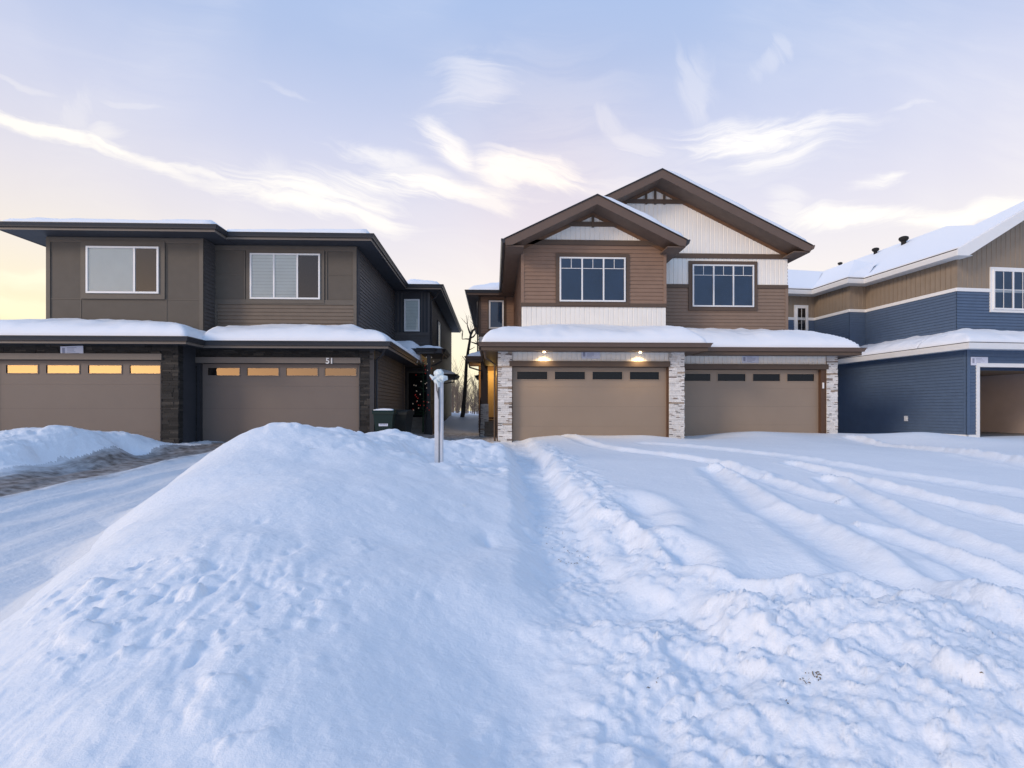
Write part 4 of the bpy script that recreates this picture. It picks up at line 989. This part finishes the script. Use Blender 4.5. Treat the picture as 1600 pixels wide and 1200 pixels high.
def ground():
    s0=np.linspace(-1.45,1.45,900); g=1.45*np.geomspace(1.01,40,60)
    s=np.concatenate([-g[::-1],s0,g])
    yf=[]; y=.25
    while y<420: yf.append(y); y+= (y+1.5)*.0058
    yb=[]; y=.25; st=.03
    while y>-120: st*=1.12; y-=st; yb.append(y)
    ys=np.array(yb[::-1]+yf)
    Wd=np.sqrt(ys**2+.5)+1.3
    X=Wd[:,None]*s[None,:]; Y=np.repeat(ys[:,None],len(s),1)
    H,D=height(X.copy(),Y)
    # dirt amount on trodden surfaces
    band=np.exp(-((X+7.35-.12*(9-Y)*.0+.10* (Y-7.6)*.6)/.85)**2)*sst(4,7,Y)*(1-sst(15.4,16,Y))*.85
    band=np.maximum(band,np.exp(-((X+6.0)/.25)**2)*.12*sst(3,6,Y))
    gap=sst(-3.4,-2.9,X)*(1-sst(-.2,.2,X))*sst(13,14.5,Y)*(1-sst(23,26,Y))*.55
    tr=np.exp(-((X-.62)/.22)**2)*sst(2.5,4,Y)*(1-sst(15,16,Y))*0
    apron=sst(14.6,15.2,Y)*(1-sst(16,16.5,Y))*sst(-8.8,-8.4,X)*(1-sst(-3.9,-3.5,X))*.3
    dirt=np.maximum(np.maximum(band,gap),np.maximum(tr,apron))
    ny,nx=X.shape
    dx=np.gradient(H,axis=1)/np.gradient(X,axis=1)
    # partial derivative in Y corrected for the skewed grid
    dHj=np.gradient(H,axis=0); dYj=np.gradient(Y,axis=0); dXj=np.gradient(X,axis=0)
    dy=(dHj-dx*dXj)/dYj
    N=np.stack([-dx,-dy,np.ones_like(dx)],-1); N/=np.linalg.norm(N,axis=-1,keepdims=True)
    co=np.stack([X,Y,H],-1).reshape(-1,3); N=N.reshape(-1,3); dirt=dirt.reshape(-1)
    j,i=np.meshgrid(np.arange(ny-1),np.arange(nx-1),indexing='ij'); a=(j*nx+i).ravel(); quads=np.stack([a,a+1,a+nx+1,a+nx],1)
    cx=co[quads].mean(1)
    jit=.12*fbm(cx[:,0]*3,cx[:,1]*3,3,7)
    wob=.10*fbm(cx[:,1]*1.1,cx[:,1]*0+2.,3,71)
    isdrive=(cx[:,0]+jit>-8.2-.02*(cx[:,1]-10))&(cx[:,0]+jit<np.interp(cx[:,1],[0,1.4,2.4,3.3,4.2,5.5,7,9,11,15],[-1.9,-2.25,-2.65,-2.95,-3.3,-3.8,-4.2,-4.1,-3.9,-3.9]))&(cx[:,1]>-3)&(cx[:,1]<15.7)
    ispath=((cx[:,0]+jit>-3.6)&(cx[:,0]+jit<.2)&(cx[:,1]+jit*2>13.6)&(cx[:,1]<26))
    ispath&=~isdrive
    for name,mask,m in (('snow_field',~(isdrive|ispath),'snow'),('driveway',isdrive,'packed'),('footpath',ispath,'packed')):
        q=quads[mask]; used,inv=np.unique(q,return_inverse=True); inv=inv.reshape(-1)
        me=bpy.data.meshes.new(name); me.vertices.add(len(used)); me.vertices.foreach_set('co',co[used].astype(np.float32).ravel())
        me.loops.add(len(q)*4); me.loops.foreach_set('vertex_index',inv.astype(np.int32)); me.polygons.add(len(q))
        me.polygons.foreach_set('loop_start',np.arange(0,len(q)*4,4,dtype=np.int32)); me.polygons.foreach_set('loop_total',np.full(len(q),4,dtype=np.int32))
        me.update(calc_edges=True); me.polygons.foreach_set('use_smooth',np.ones(len(q),dtype=bool))
        at_=me.attributes.new('dirt','FLOAT','POINT'); at_.data.foreach_set('value',dirt[used].astype(np.float32))
        me.normals_split_custom_set_from_vertices(N[used].tolist())
        me.materials.append(M[m]); o=bpy.data.objects.new(name,me); col.objects.link(o); o['kind']='structure'
ground()
def hz(x,y): return float(height(np.array([[float(x)]]),np.array([[float(y)]]))[0][0,0])

# ============================================================ THINGS
# white post
def post():
    Y=8.3; x=Xp(686,Y); zb=hz(x,Y)-.3; zt=Zp(586,686,Y)
    e=empty('utility_post',(x,Y,zb)); tag(e,'white post wrapped at its top in clear film, sticking out of the snow pile','post')
    f=F(x,Y,-4); m=MB(); h=.062
    m.box(f,-h,h,zb,zt,-h,h); m.build('post_shaft',M['post'],e)
    m=MB(); m.box(f,.005,.02,zb,zt-.1,h,h+.008); m.build('shaft_seam',M['wire'],e)
    m=MB(); m.tube([f(.005,zt-.22,h+.02),f(.0,zt-.32,h+.03),f(.015,zt-.4,h+.02),f(.012,zt-.9,h+.012)],.009,6); m.tube([f(-.03,zt-.14,h+.01),f(-.02,zt-.25,h+.025),f(.005,zt-.33,h+.03)],.008,6); m.build('cable',M['wire'],e)
    # crumpled film cap
    rr=random.Random(5); m=MB()
    n=14; rings=[]
    prof=[(0,.075),(.05,.085),(.10,.075),(.14,.085),(.18,.07),(.215,.035)]
    base_=len(m.v)
    for zz,rad in prof:
        for k in range(n):
            a=2*math.pi*k/n; q=rad*(1+rr.uniform(-.18,.18)); p=f(q*math.cos(a),zt-.13+zz+rr.uniform(-.01,.01),q*math.sin(a)); m.v.append(p)
    for i in range(len(prof)-1):
        for k in range(n):
            m.f.append((base_+i*n+k,base_+i*n+(k+1)%n,base_+(i+1)*n+(k+1)%n,base_+(i+1)*n+k)); m.c.append(None)
    m.f.append(tuple(base_+(len(prof)-1)*n+k for k in range(n))); m.c.append(None)
    m.build('film_wrap',M['tape'],e)
    m=MB(); m.tube([f(.03,zt-.04,.05),f(.09,zt-.06,.07),f(.15,zt-.05,.06)],[.04,.05,.03],9); m.tube([f(-.03,zt-.03,.04),f(-.09,zt-.055,.05),f(-.14,zt-.0,.05)],[.03,.035,.012],8); m.tube([f(.0,zt-.12,.08),f(.01,zt-.2,.075)],[.035,.02],8); m.build('film_knot',M['tape'],e)
post()
# bins
def bin_(x,y,m,label,rot,lid,lab):
    zb=hz(x,y); e=empty('wheeled_bin',(x,y,zb)); tag(e,label,'bin')
    a=F(x,y,rot); H=.92
    k=MB(); b0,b1=.2,.29
    A=[a(u*b0,zb+.06,w*b0*1.05) for u,w in ((-1,1),(1,1),(1,-1),(-1,-1))]; B=[a(u*b1,zb+H,w*b1*1.1) for u,w in ((-1,1),(1,1),(1,-1),(-1,-1))]
    n=len(k.v); k.v+=A+B
    for q in ((3,2,1,0),(4,5,6,7),(0,1,5,4),(1,2,6,5),(2,3,7,6),(3,0,4,7)): k.f.append(tuple(n+i for i in q)); k.c.append(None)
    k.box(a,-.31,.31,zb+H-.07,zb+H,-.33,.335); k.box(a,-.13,.13,zb+.25,zb+.29,.25,.285)
    k.build('bin_body',M[m],e)
    k=MB(); k.prism(F(*a(0,0,0)[:2],rot+90),[(-.34,zb+H+.002),(.34,zb+H+.002),(.33,zb+H+.05),(.1,zb+H+.085),(-.3,zb+H+.04)],-.31,.31); k.build('bin_lid',M[m],e)
    for s in (-1,1):
        k=MB(); c=a(s*.24,zb+.1,-.26); c2=a(s*.29,zb+.1,-.26); k.tube([c,c2],.1,14); k.build('wheel',M['rubber'],e)
    k=MB(); k.tube([a(-.24,zb+H-.02,-.38),a(.24,zb+H-.02,-.38)],.015,6); k.build('handle',M[m],e)
    if lab:
        k=MB(); k.box(a,-.13,.13,zb+.50,zb+.60,.262,.275); o=k.build('bin_label',M['paper'],e)
        k=MB()
        for i in range(5): k.box(a,-.10+i*.042,-.073+i*.042,zb+.53,zb+.57,.2755,.277)
        k.build('printed_lines',M['ink'],o)
    if lid:
        s=MB(); zf=lambda U,D: zb+H+.05+.045*np.sqrt(np.clip(1-(U/.29)**2,0,1))*np.sqrt(np.clip(1-((D)/.3)**2,0,1))+.01*fbm(U*20,D*20,2,3)
        field(s,a,-.28,.28,-.29,.25,zf,.04,skirt=zb+H+.03); s.build('lid_snow',M['roofsnow'],e,smooth=True)
bin_(Xp(601,15.3),15.3,'bin','dark green wheeled bin with snowy lid and white label by the black stone corner',4,True,True)
bin_(Xp(627,16.4),16.4,'bindark','black wheeled bin standing behind the green bin at the porch steps',-12,False,False)
# string lights on the left porch
def lights():
    e=empty('string_lights',(-2.9,21.1,.2)); tag(e,'red and white string lights wound on a slim dark tree beside the left porch','christmas lights')
    rr=random.Random(9); x0,y0=-2.86,20.7
    m=MB()
    m.tube([(x0,y0,.2),(x0+.02,y0,1.6),(x0,y0,3.1)],[.03,.025,.012],7)
    for i in range(60):
        z=rr.uniform(.9,3.1); a=rr.uniform(0,6.28); L=rr.uniform(.15,.42)*(1.15-(z-.9)/3.5)
        m.tube([(x0,y0,z),(x0+math.cos(a)*L,y0+math.sin(a)*L*.6,z+rr.uniform(-.05,.16))],[.012,.004],4)
    m.build('branches',M['pine'],e)
    src={}
    for i in range(44):
        red=rr.random()<.55; z=rr.uniform(.95,3.2); a=rr.uniform(2.6,6.8); L=rr.uniform(.15,.45)
        p=Vector((x0+math.cos(a)*L,y0-abs(math.sin(a))*L*.7,z))-wloc(e)
        k='red' if red else 'warmbulb'
        if k not in src:
            b=MB(); b.tube([(0,0,-.022),(0,0,-.008),(0,0,.012),(0,0,.024)],[.006,.018,.018,.006],8); o=b.build('bulb',M[k]); o.parent=e; src[k]=o
        else: o=src[k].copy(); col.objects.link(o); o.parent=e
        o.location=p
        o['label']='red bulb' if red else 'white bulb'
lights()
# trees
def branch(m,p,d,L,r,depth,rr,spread=.6):
    n=5; pts=[p]; rad=[r]; d=d.normalized()
    for i in range(n):
        d=(d+Vector((rr.uniform(-.16,.16),rr.uniform(-.16,.16),rr.uniform(-.05,.12)))).normalized(); pts.append(pts[-1]+d*(L/n)); rad.append(r*(1-(i+1)/n*.7))
    m.tube([tuple(q) for q in pts],rad,6 if r>.03 else 4)
    if depth>0:
        for i in range(rr.randint(2,4)):
            k=rr.randint(2,n); a=rr.uniform(0,6.28); dd=(d+Vector((math.cos(a),math.sin(a),rr.uniform(0,.4)))*spread).normalized()
            branch(m,pts[k],dd,L*rr.uniform(.35,.6),rad[k]*.6,depth-1,rr,spread)
def big_tree():
    Y=33; e=empty('bare_tree',(*at(722,652,Y)[:2],hz(Xp(722,Y),Y)-.3)); tag(e,'tall bare leaning tree with broken crown, alone in the gap between the houses','tree')
    P=[(722,656),(724,640),(726,615),(727.5,590),(729,565),(732,545),(734.5,530),(736,520)]
    pts=[at(a,b,Y) for a,b in P]; rad=[.15,.14,.12,.11,.10,.09,.08,.07]
    m=MB(); m.tube(pts,rad,9); m.build('trunk',M['bark'],e,smooth=True)
    m=MB(); rr=random.Random(4)
    def br(pp,r): m.tube([at(a,b,Y) for a,b in pp],[r*(1-.6*i/(len(pp)-1)) for i in range(len(pp))],6)
    br([(736,522),(739,516),(743,513),(748,511)],.08); br([(736,524),(733,517),(731,511),(730,507)],.07); br([(734,530),(728,529.5),(722,530)],.05)
    br([(735,528),(740,526),(744,520),(745,513)],.06); br([(741,515),(742,509),(741,504)],.04); br([(732,547),(737,545),(742,542)],.03); br([(729,566),(725,560),(722,556)],.03); br([(727,600),(733,593),(737,590)],.03)
    for q,l in (((748,511),.7),((730,507),.6),((745,513),.7),((741,504),.5),((722,530),.6),((736,520),.6)):
        for _ in range(3): branch(m,Vector(at(*q,Y)),Vector((rr.uniform(-.8,.8),rr.uniform(-.5,.5),rr.uniform(.1,1))),l,.02,1,rr)
    m.build('branches',M['bark'],e)
    Y=30; e=empty('bare_tree',(Xp(757,Y),Y,hz(Xp(757,Y),Y)-.3)); tag(e,'bare tree mostly behind the brown house with twigs reaching over its porch','tree')
    m=MB(); m.tube([(Xp(760,Y),Y,-.1),at(758,600,Y),at(757,560,Y),at(755,545,Y)],[.15,.13,.1,.08],8); m.build('trunk',M['bark'],e)
    m=MB(); m.tube([at(755,545,Y),at(748,538,Y),at(741,536,Y),at(735,534,Y)],[.08,.06,.04,.02],6); m.tube([at(748,538,Y),at(742,532,Y)],[.03,.01],5); m.tube([at(750,540,Y),at(748,530,Y),at(750,522,Y)],[.04,.03,.01],5); m.build('branches',M['bark'],e)
big_tree()
def saplings():
    rr=random.Random(21); protos=[]
    for i in range(5):
        m=MB(); H=rr.uniform(2.8,4.6)
        root=empty('sapling',(0,0,0))
        pts=[Vector((0,0,-.4))]; 
        for k in range(6): pts.append(pts[-1]+Vector((rr.uniform(-.10,.10),rr.uniform(-.1,.1),H/6)))
        m.tube([tuple(p) for p in pts],[.05*(1-.8*k/6) for k in range(7)],5); m.build('trunk',M['twig'],root)
        m=MB()
        for k in range(26):
            q=rr.randint(1,5); a=rr.uniform(0,6.28); branch(m,pts[q].lerp(pts[q+1],rr.random()),Vector((math.cos(a)*.6,math.sin(a)*.6,1)),rr.uniform(.6,1.5),.014,1,rr,.5)
        m.build('branches',M['twig'],root); protos.append(root)
    n=0
    for i in range(46):
        px=rr.uniform(692,752); Y=rr.uniform(42,62)
        o=protos[i] if i<5 else protos[i%5].copy()
        if i>=5:
            col.objects.link(o)
            for c in protos[i%5].children: d=c.copy(); col.objects.link(d); d.parent=o
        x=Xp(px,Y); o.location=(x,Y,hz(x,Y)); o.rotation_euler=(0,0,rr.uniform(0,6)); s=rr.uniform(.65,1.15); o.scale=(s,s,s)
        tag(o,'thin bare grey brown sapling in the thicket behind the gap','sapling','bare saplings in the thicket between the houses')
saplings()
# far wood behind everything
def wood():
    rr=random.Random(31); m=MB()
    for i in range(900):
        x=rr.uniform(-60,70); y=rr.uniform(85,125); z=0; H=rr.uniform(3,6.0)
        lean=rr.uniform(-.3,.3); m.tube([(x,y,z-.5),(x+lean*.5,y,z+H*.6),(x+lean,y,z+H)],[.06,.04,.01],4,False)
        for k in range(7):
            q=rr.uniform(.15,.95); a=rr.uniform(0,6.28); b=(x+lean*q,y,z+H*q); L=rr.uniform(.5,1.6); m.tube([b,(b[0]+math.cos(a)*L*.5,b[1]+math.sin(a)*L*.5,b[2]+L*.8)],[.03,.006],3,False)
    o=m.build('far_wood',M['twig']); tag(o,'low band of bare winter woodland far behind the houses','woodland',kind='stuff')
wood()
# straw and dirt poking through
def bits():
    rr=random.Random(8); m=MB()
    for px,py,n,s in ((1268,1062,14,.022),(1280,1056,6,.012),(1230,1100,3,.012),(1530,1068,1,.01),(895,880,14,.07),(880,860,10,.08),(870,830,10,.1),(485,698,6,.04),(1025,1070,3,.02)):
        ys=np.arange(1.0,14,.02)[None,:]; u_=(px-800)/800.0; t_=(u_+TY)/(1-TY*u_); xs_=ys*t_; zr=CZ+(641-py)/800.0*(ys*math.cos(YAW)+xs_*math.sin(YAW))
        hit=np.nonzero((zr<=height(xs_.copy(),ys)[0])[0])[0]; y=float(ys[0,hit[0]]) if len(hit) else 12.0
        for k in range(n):
            a=rr.gauss(Xp(px,y),s); b=rr.gauss(y,s); z=hz(a,b); L=rr.uniform(.006,.02); t=rr.uniform(0,6.28)
            m.tube([(a,b,z),(a+math.cos(t)*L*.6,b+math.sin(t)*L*.6,z+L*.4),(a+math.cos(t)*L,b+math.sin(t)*L,z+L*.2)],[.0016,.002,.0008],4)
    o=m.build('dry_grass',M['straw']); tag(o,'scattered bits of dry straw and grass on the snow','dry grass',kind='stuff')
bits()

# ============================================================ WORLD
def world():
    w=bpy.data.worlds.new('World'); scn.world=w; w.use_nodes=True; nt=w.node_tree; nt.nodes.clear(); N=nt.nodes.new; L=nt.links.new
    out=N('ShaderNodeOutputWorld'); bg=N('ShaderNodeBackground'); L(bg.outputs[0],out.inputs[0])
    tc=N('ShaderNodeTexCoord'); nrm=N('ShaderNodeVectorMath'); nrm.operation='NORMALIZE'; L(tc.outputs['Generated'],nrm.inputs[0]); V=nrm.outputs[0]
    sp=N('ShaderNodeSeparateXYZ'); L(V,sp.inputs[0])
    def math_(op,a,b=None,clamp=False):
        m=N('ShaderNodeMath'); m.operation=op; m.use_clamp=clamp
        for i,q in enumerate((a,b)):
            if q is None: continue
            if isinstance(q,(int,float)): m.inputs[i].default_value=q
            else: L(q,m.inputs[i])
        return m.outputs[0]
    rp=N('ShaderNodeValToRGB'); cr=rp.color_ramp
    stops=[(0,(.92,.80,.52)),(.08,(.93,.82,.58)),(.16,(.88,.79,.66)),(.24,(.82,.75,.74)),(.34,(.70,.67,.76)),(.45,(.56,.59,.76)),(.56,(.41,.50,.73)),(.75,(.30,.46,.76)),(1,(.26,.44,.76))]
    while len(cr.elements)<len(stops): cr.elements.new(.5)
    for e,(p,c) in zip(cr.elements,stops): e.position=p; e.color=(*c,1)
    L(sp.outputs['Z'],rp.inputs[0])
    # rear sky: cooler and dimmer dusk blue above the glow
    rb=N('ShaderNodeValToRGB'); cr=rb.color_ramp
    stops=[(0,(.36,.36,.40)),(.15,(.34,.44,.62)),(.4,(.36,.50,.74)),(.75,(.30,.46,.76)),(1,(.26,.44,.76))]
    while len(cr.elements)<len(stops): cr.elements.new(.5)
    for e,(p,c) in zip(cr.elements,stops): e.position=p; e.color=(*c,1)
    L(sp.outputs['Z'],rb.inputs[0])
    fb=N('ShaderNodeMapRange'); fb.interpolation_type='SMOOTHSTEP'; fb.inputs[1].default_value=-.35; fb.inputs[2].default_value=.25; L(sp.outputs['Y'],fb.inputs[0])
    mx=N('ShaderNodeMix'); mx.data_type='RGBA'; L(fb.outputs[0],mx.inputs[0]); L(rb.outputs[0],mx.inputs[6]); L(rp.outputs[0],mx.inputs[7]); base_=mx.outputs[2]
    # clouds on the front hemisphere
    yy=math_('MAXIMUM',sp.outputs['Y'],.05)
    px=math_('DIVIDE',sp.outputs['X'],yy); pz=math_('DIVIDE',sp.outputs['Z'],yy)
    cb=N('ShaderNodeCombineXYZ'); L(px,cb.inputs[0]); L(pz,cb.inputs[1])
    wn=N('ShaderNodeTexNoise'); wn.inputs['Scale'].default_value=3.5; wn.inputs['Detail'].default_value=5; L(cb.outputs[0],wn.inputs['Vector'])
    wv=N('ShaderNodeVectorMath'); wv.operation='MULTIPLY_ADD'; wv.inputs[1].default_value=(.17,.13,0); L(wn.outputs['Color'],wv.inputs[0])
    off=N('ShaderNodeVectorMath'); off.operation='ADD'; off.inputs[1].default_value=(-.085,-.065,0); L(cb.outputs[0],off.inputs[0]); L(off.outputs[0],wv.inputs[2]); PW=wv.outputs[0]
    tot=None
    clouds=[(40,190,90,11,18,.8),(150,225,90,11,19,.9),(245,258,75,8,24,.7),(330,280,60,5,10,.6),(125,170,32,40,20,.45),(175,205,30,14,-20,.4),(215,155,40,5,3,.25),(30,118,50,4,15,.25),
      (470,312,125,20,12,.95),(560,335,70,16,16,.8),(650,292,120,15,4,.95),(740,305,70,16,12,.6),(830,265,75,18,6,.95),(705,228,50,13,28,.85),(580,243,60,13,12,.6),(420,280,30,18,50,.5),(640,270,60,10,2,.5),
      (735,140,60,30,-20,.40),(440,130,45,4,15,.25),(1180,212,125,24,-5,1.0),(1230,235,90,10,-12,.7),(945,190,40,16,50,.5),(980,225,40,14,20,.35),(1092,130,22,48,5,.5),(1205,80,36,14,-40,.5),
      (1245,330,35,28,20,.7),(1330,342,110,12,-3,.75),(1370,285,36,6,-14,.7),(1480,345,110,12,0,.8),(1430,178,40,4,-10,.3),(1560,335,80,12,-10,.6),(960,290,90,16,8,.3),(40,430,120,10,4,.4),(20,470,120,12,2,.3),(850,150,120,60,0,.12),(1000,250,200,40,0,.15)]
    streak=[]
    for a_,sx,sy in ((14,3.0,20.0),(-8,3.0,19.0),(70,5.0,16.0)):
        mp=N('ShaderNodeMapping'); mp.vector_type='POINT'; mp.inputs['Rotation'].default_value=(0,0,R(a_)); mp.inputs['Scale'].default_value=(1,1,1); L(PW,mp.inputs[0])
        sc=N('ShaderNodeVectorMath'); sc.operation='MULTIPLY'; sc.inputs[1].default_value=(sx,sy,1); L(mp.outputs[0],sc.inputs[0])
        nz=N('ShaderNodeTexNoise'); nz.noise_dimensions='2D'; nz.inputs['Scale'].default_value=1.0; nz.inputs['Detail'].default_value=7; nz.inputs['Roughness'].default_value=.66; nz.inputs['Distortion'].default_value=.5; L(sc.outputs[0],nz.inputs['Vector']); streak.append(math_('MULTIPLY',math_('SUBTRACT',nz.outputs[0],.5),2.2))
    for i,(cx,cy,Lx,Wx,ang,st) in enumerate(clouds):
        u=(cx-800)/800; t=(u+TY)/(1-TY*u); dd=math.cos(YAW)+t*math.sin(YAW); v=(641-cy)/800*dd
        mp=N('ShaderNodeMapping'); mp.vector_type='TEXTURE'; mp.inputs['Location'].default_value=(t,v,0); mp.inputs['Rotation'].default_value=(0,0,R(-ang)); mp.inputs['Scale'].default_value=(Lx/800*1.45,Wx/800*1.8,1)
        L(PW,mp.inputs[0])
        ln=N('ShaderNodeVectorMath'); ln.operation='DOT_PRODUCT'; L(mp.outputs[0],ln.inputs[0]); L(mp.outputs[0],ln.inputs[1])
        ex=math_('POWER',2.718,math_('MULTIPLY',ln.outputs['Value'],-.9))
        a=math_('ADD',ex,streak[2 if (abs(ang)>35 or Wx>Lx) else (0 if ang>0 else 1)])
        mr=N('ShaderNodeMapRange'); mr.interpolation_type='SMOOTHSTEP'; mr.inputs[1].default_value=.2; mr.inputs[2].default_value=1.1; mr.inputs[4].default_value=min(1,st*(.5 if (abs(ang)>35 or Wx>Lx*.6) else 1.0)); L(a,mr.inputs[0])
        mm=math_('MULTIPLY',mr.outputs[0],math_('MULTIPLY',ex,1.25,True))
        tot=mm if tot is None else math_('MAXIMUM',tot,mm)
    vn=N('ShaderNodeTexNoise'); vn.noise_dimensions='2D'; vn.inputs['Scale'].default_value=2.2; vn.inputs['Detail'].default_value=3; L(PW,vn.inputs['Vector'])
    ve=math_('MULTIPLY',math_('MULTIPLY',math_('SUBTRACT',vn.outputs[0],.42),3.0,True),math_('ADD',math_('MULTIPLY',streak[0],.45),.42,True),True)
    tot=math_('MAXIMUM',tot,math_('MULTIPLY',ve,.30))
    tot=math_('MULTIPLY',tot,math_('GREATER_THAN',sp.outputs['Y'],.1),True)
    cc=N('ShaderNodeMix'); cc.data_type='RGBA'; L(tot,cc.inputs[0]); L(base_,cc.inputs[6])
    cr2=N('ShaderNodeValToRGB'); cr2.color_ramp.elements[0].position=.2; cr2.color_ramp.elements[0].color=(1.05,.98,.84,1); cr2.color_ramp.elements[1].position=.6; cr2.color_ramp.elements[1].color=(.95,.92,.94,1); L(sp.outputs['Z'],cr2.inputs[0]); L(cr2.outputs[0],cc.inputs[7])
    # faint pink patch low over the gables
    def glow(dirv,power,colr,strength,src):
        d=Vector(dirv).normalized(); dp=N('ShaderNodeVectorMath'); dp.operation='DOT_PRODUCT'; L(V,dp.inputs[0]); dp.inputs[1].default_value=d
        g=math_('MULTIPLY',math_('POWER',math_('MAXIMUM',dp.outputs['Value'],0.0),power),strength)
        s=N('ShaderNodeVectorMath'); s.operation='SCALE'; s.inputs[0].default_value=colr; L(g,s.inputs['Scale'])
        a=N('ShaderNodeVectorMath'); a.operation='ADD'; L(src,a.inputs[0]); L(s.outputs[0],a.inputs[1]); return a.outputs[0]
    src=cc.outputs[2]
    src=glow((.10,.9,.40),60,(.06,.0,-.05),1,src)
    src=glow((-.8,.9,.05),30,(.05,.02,-.12),1,src)
    # sunset glow behind the camera to the left, squeezed on the horizon
    sq=N('ShaderNodeMapping'); sq.inputs['Scale'].default_value=(1,1,2.6); L(V,sq.inputs[0]); nn=N('ShaderNodeVectorMath'); nn.operation='NORMALIZE'; L(sq.outputs[0],nn.inputs[0])
    dp=N('ShaderNodeVectorMath'); dp.operation='DOT_PRODUCT'; L(nn.outputs[0],dp.inputs[0]); dp.inputs[1].default_value=Vector((-.62,-.78,.12)).normalized()
    g=math_('MULTIPLY',math_('POWER',math_('MAXIMUM',dp.outputs['Value'],0.0),9),GLOW)
    s=N('ShaderNodeVectorMath'); s.operation='SCALE'; s.inputs[0].default_value=(1.0,.50,.10); L(g,s.inputs['Scale'])
    a=N('ShaderNodeVectorMath'); a.operation='ADD'; L(src,a.inputs[0]); L(s.outputs[0],a.inputs[1]); src=a.outputs[0]
    # a little physical sky on top
    sky=N('ShaderNodeTexSky'); sky.sky_type='NISHITA'; sky.sun_disc=False; sky.sun_elevation=R(8); sky.sun_rotation=R(218)
    s2=N('ShaderNodeVectorMath'); s2.operation='SCALE'; L(sky.outputs[0],s2.inputs[0]); s2.inputs['Scale'].default_value=.02
    a=N('ShaderNodeVectorMath'); a.operation='ADD'; L(src,a.inputs[0]); L(s2.outputs[0],a.inputs[1]); src=a.outputs[0]
    L(src,bg.inputs[0]); bg.inputs[1].default_value=1.0
GLOW=1.35
world()
sl=bpy.data.lights.new('sun','SUN'); sl.energy=1.5; sl.angle=R(14); sl.color=(1,.80,.62)
so=bpy.data.objects.new('sun',sl); col.objects.link(so)
dirv=Vector((-.78,-.50,.36)).normalized()   # towards the sun
so.rotation_euler=dirv.to_track_quat('Z','Y').to_euler()
# ============================================================ CAMERA
cd=bpy.data.cameras.new('camera'); cam=bpy.data.objects.new('camera',cd); col.objects.link(cam)
cd.sensor_width=36; cd.lens=18; cd.clip_end=2000; cd.clip_start=.05; cd.shift_y=41/1600
cam.location=(0,0,CZ); cam.rotation_euler=(R(90),0,-YAW); scn.camera=cam
scn.render.resolution_x=1024; scn.render.resolution_y=768
scn.view_settings.view_transform='Standard'; scn.view_settings.look='None'; scn.view_settings.exposure=.12; scn.view_settings.gamma=1
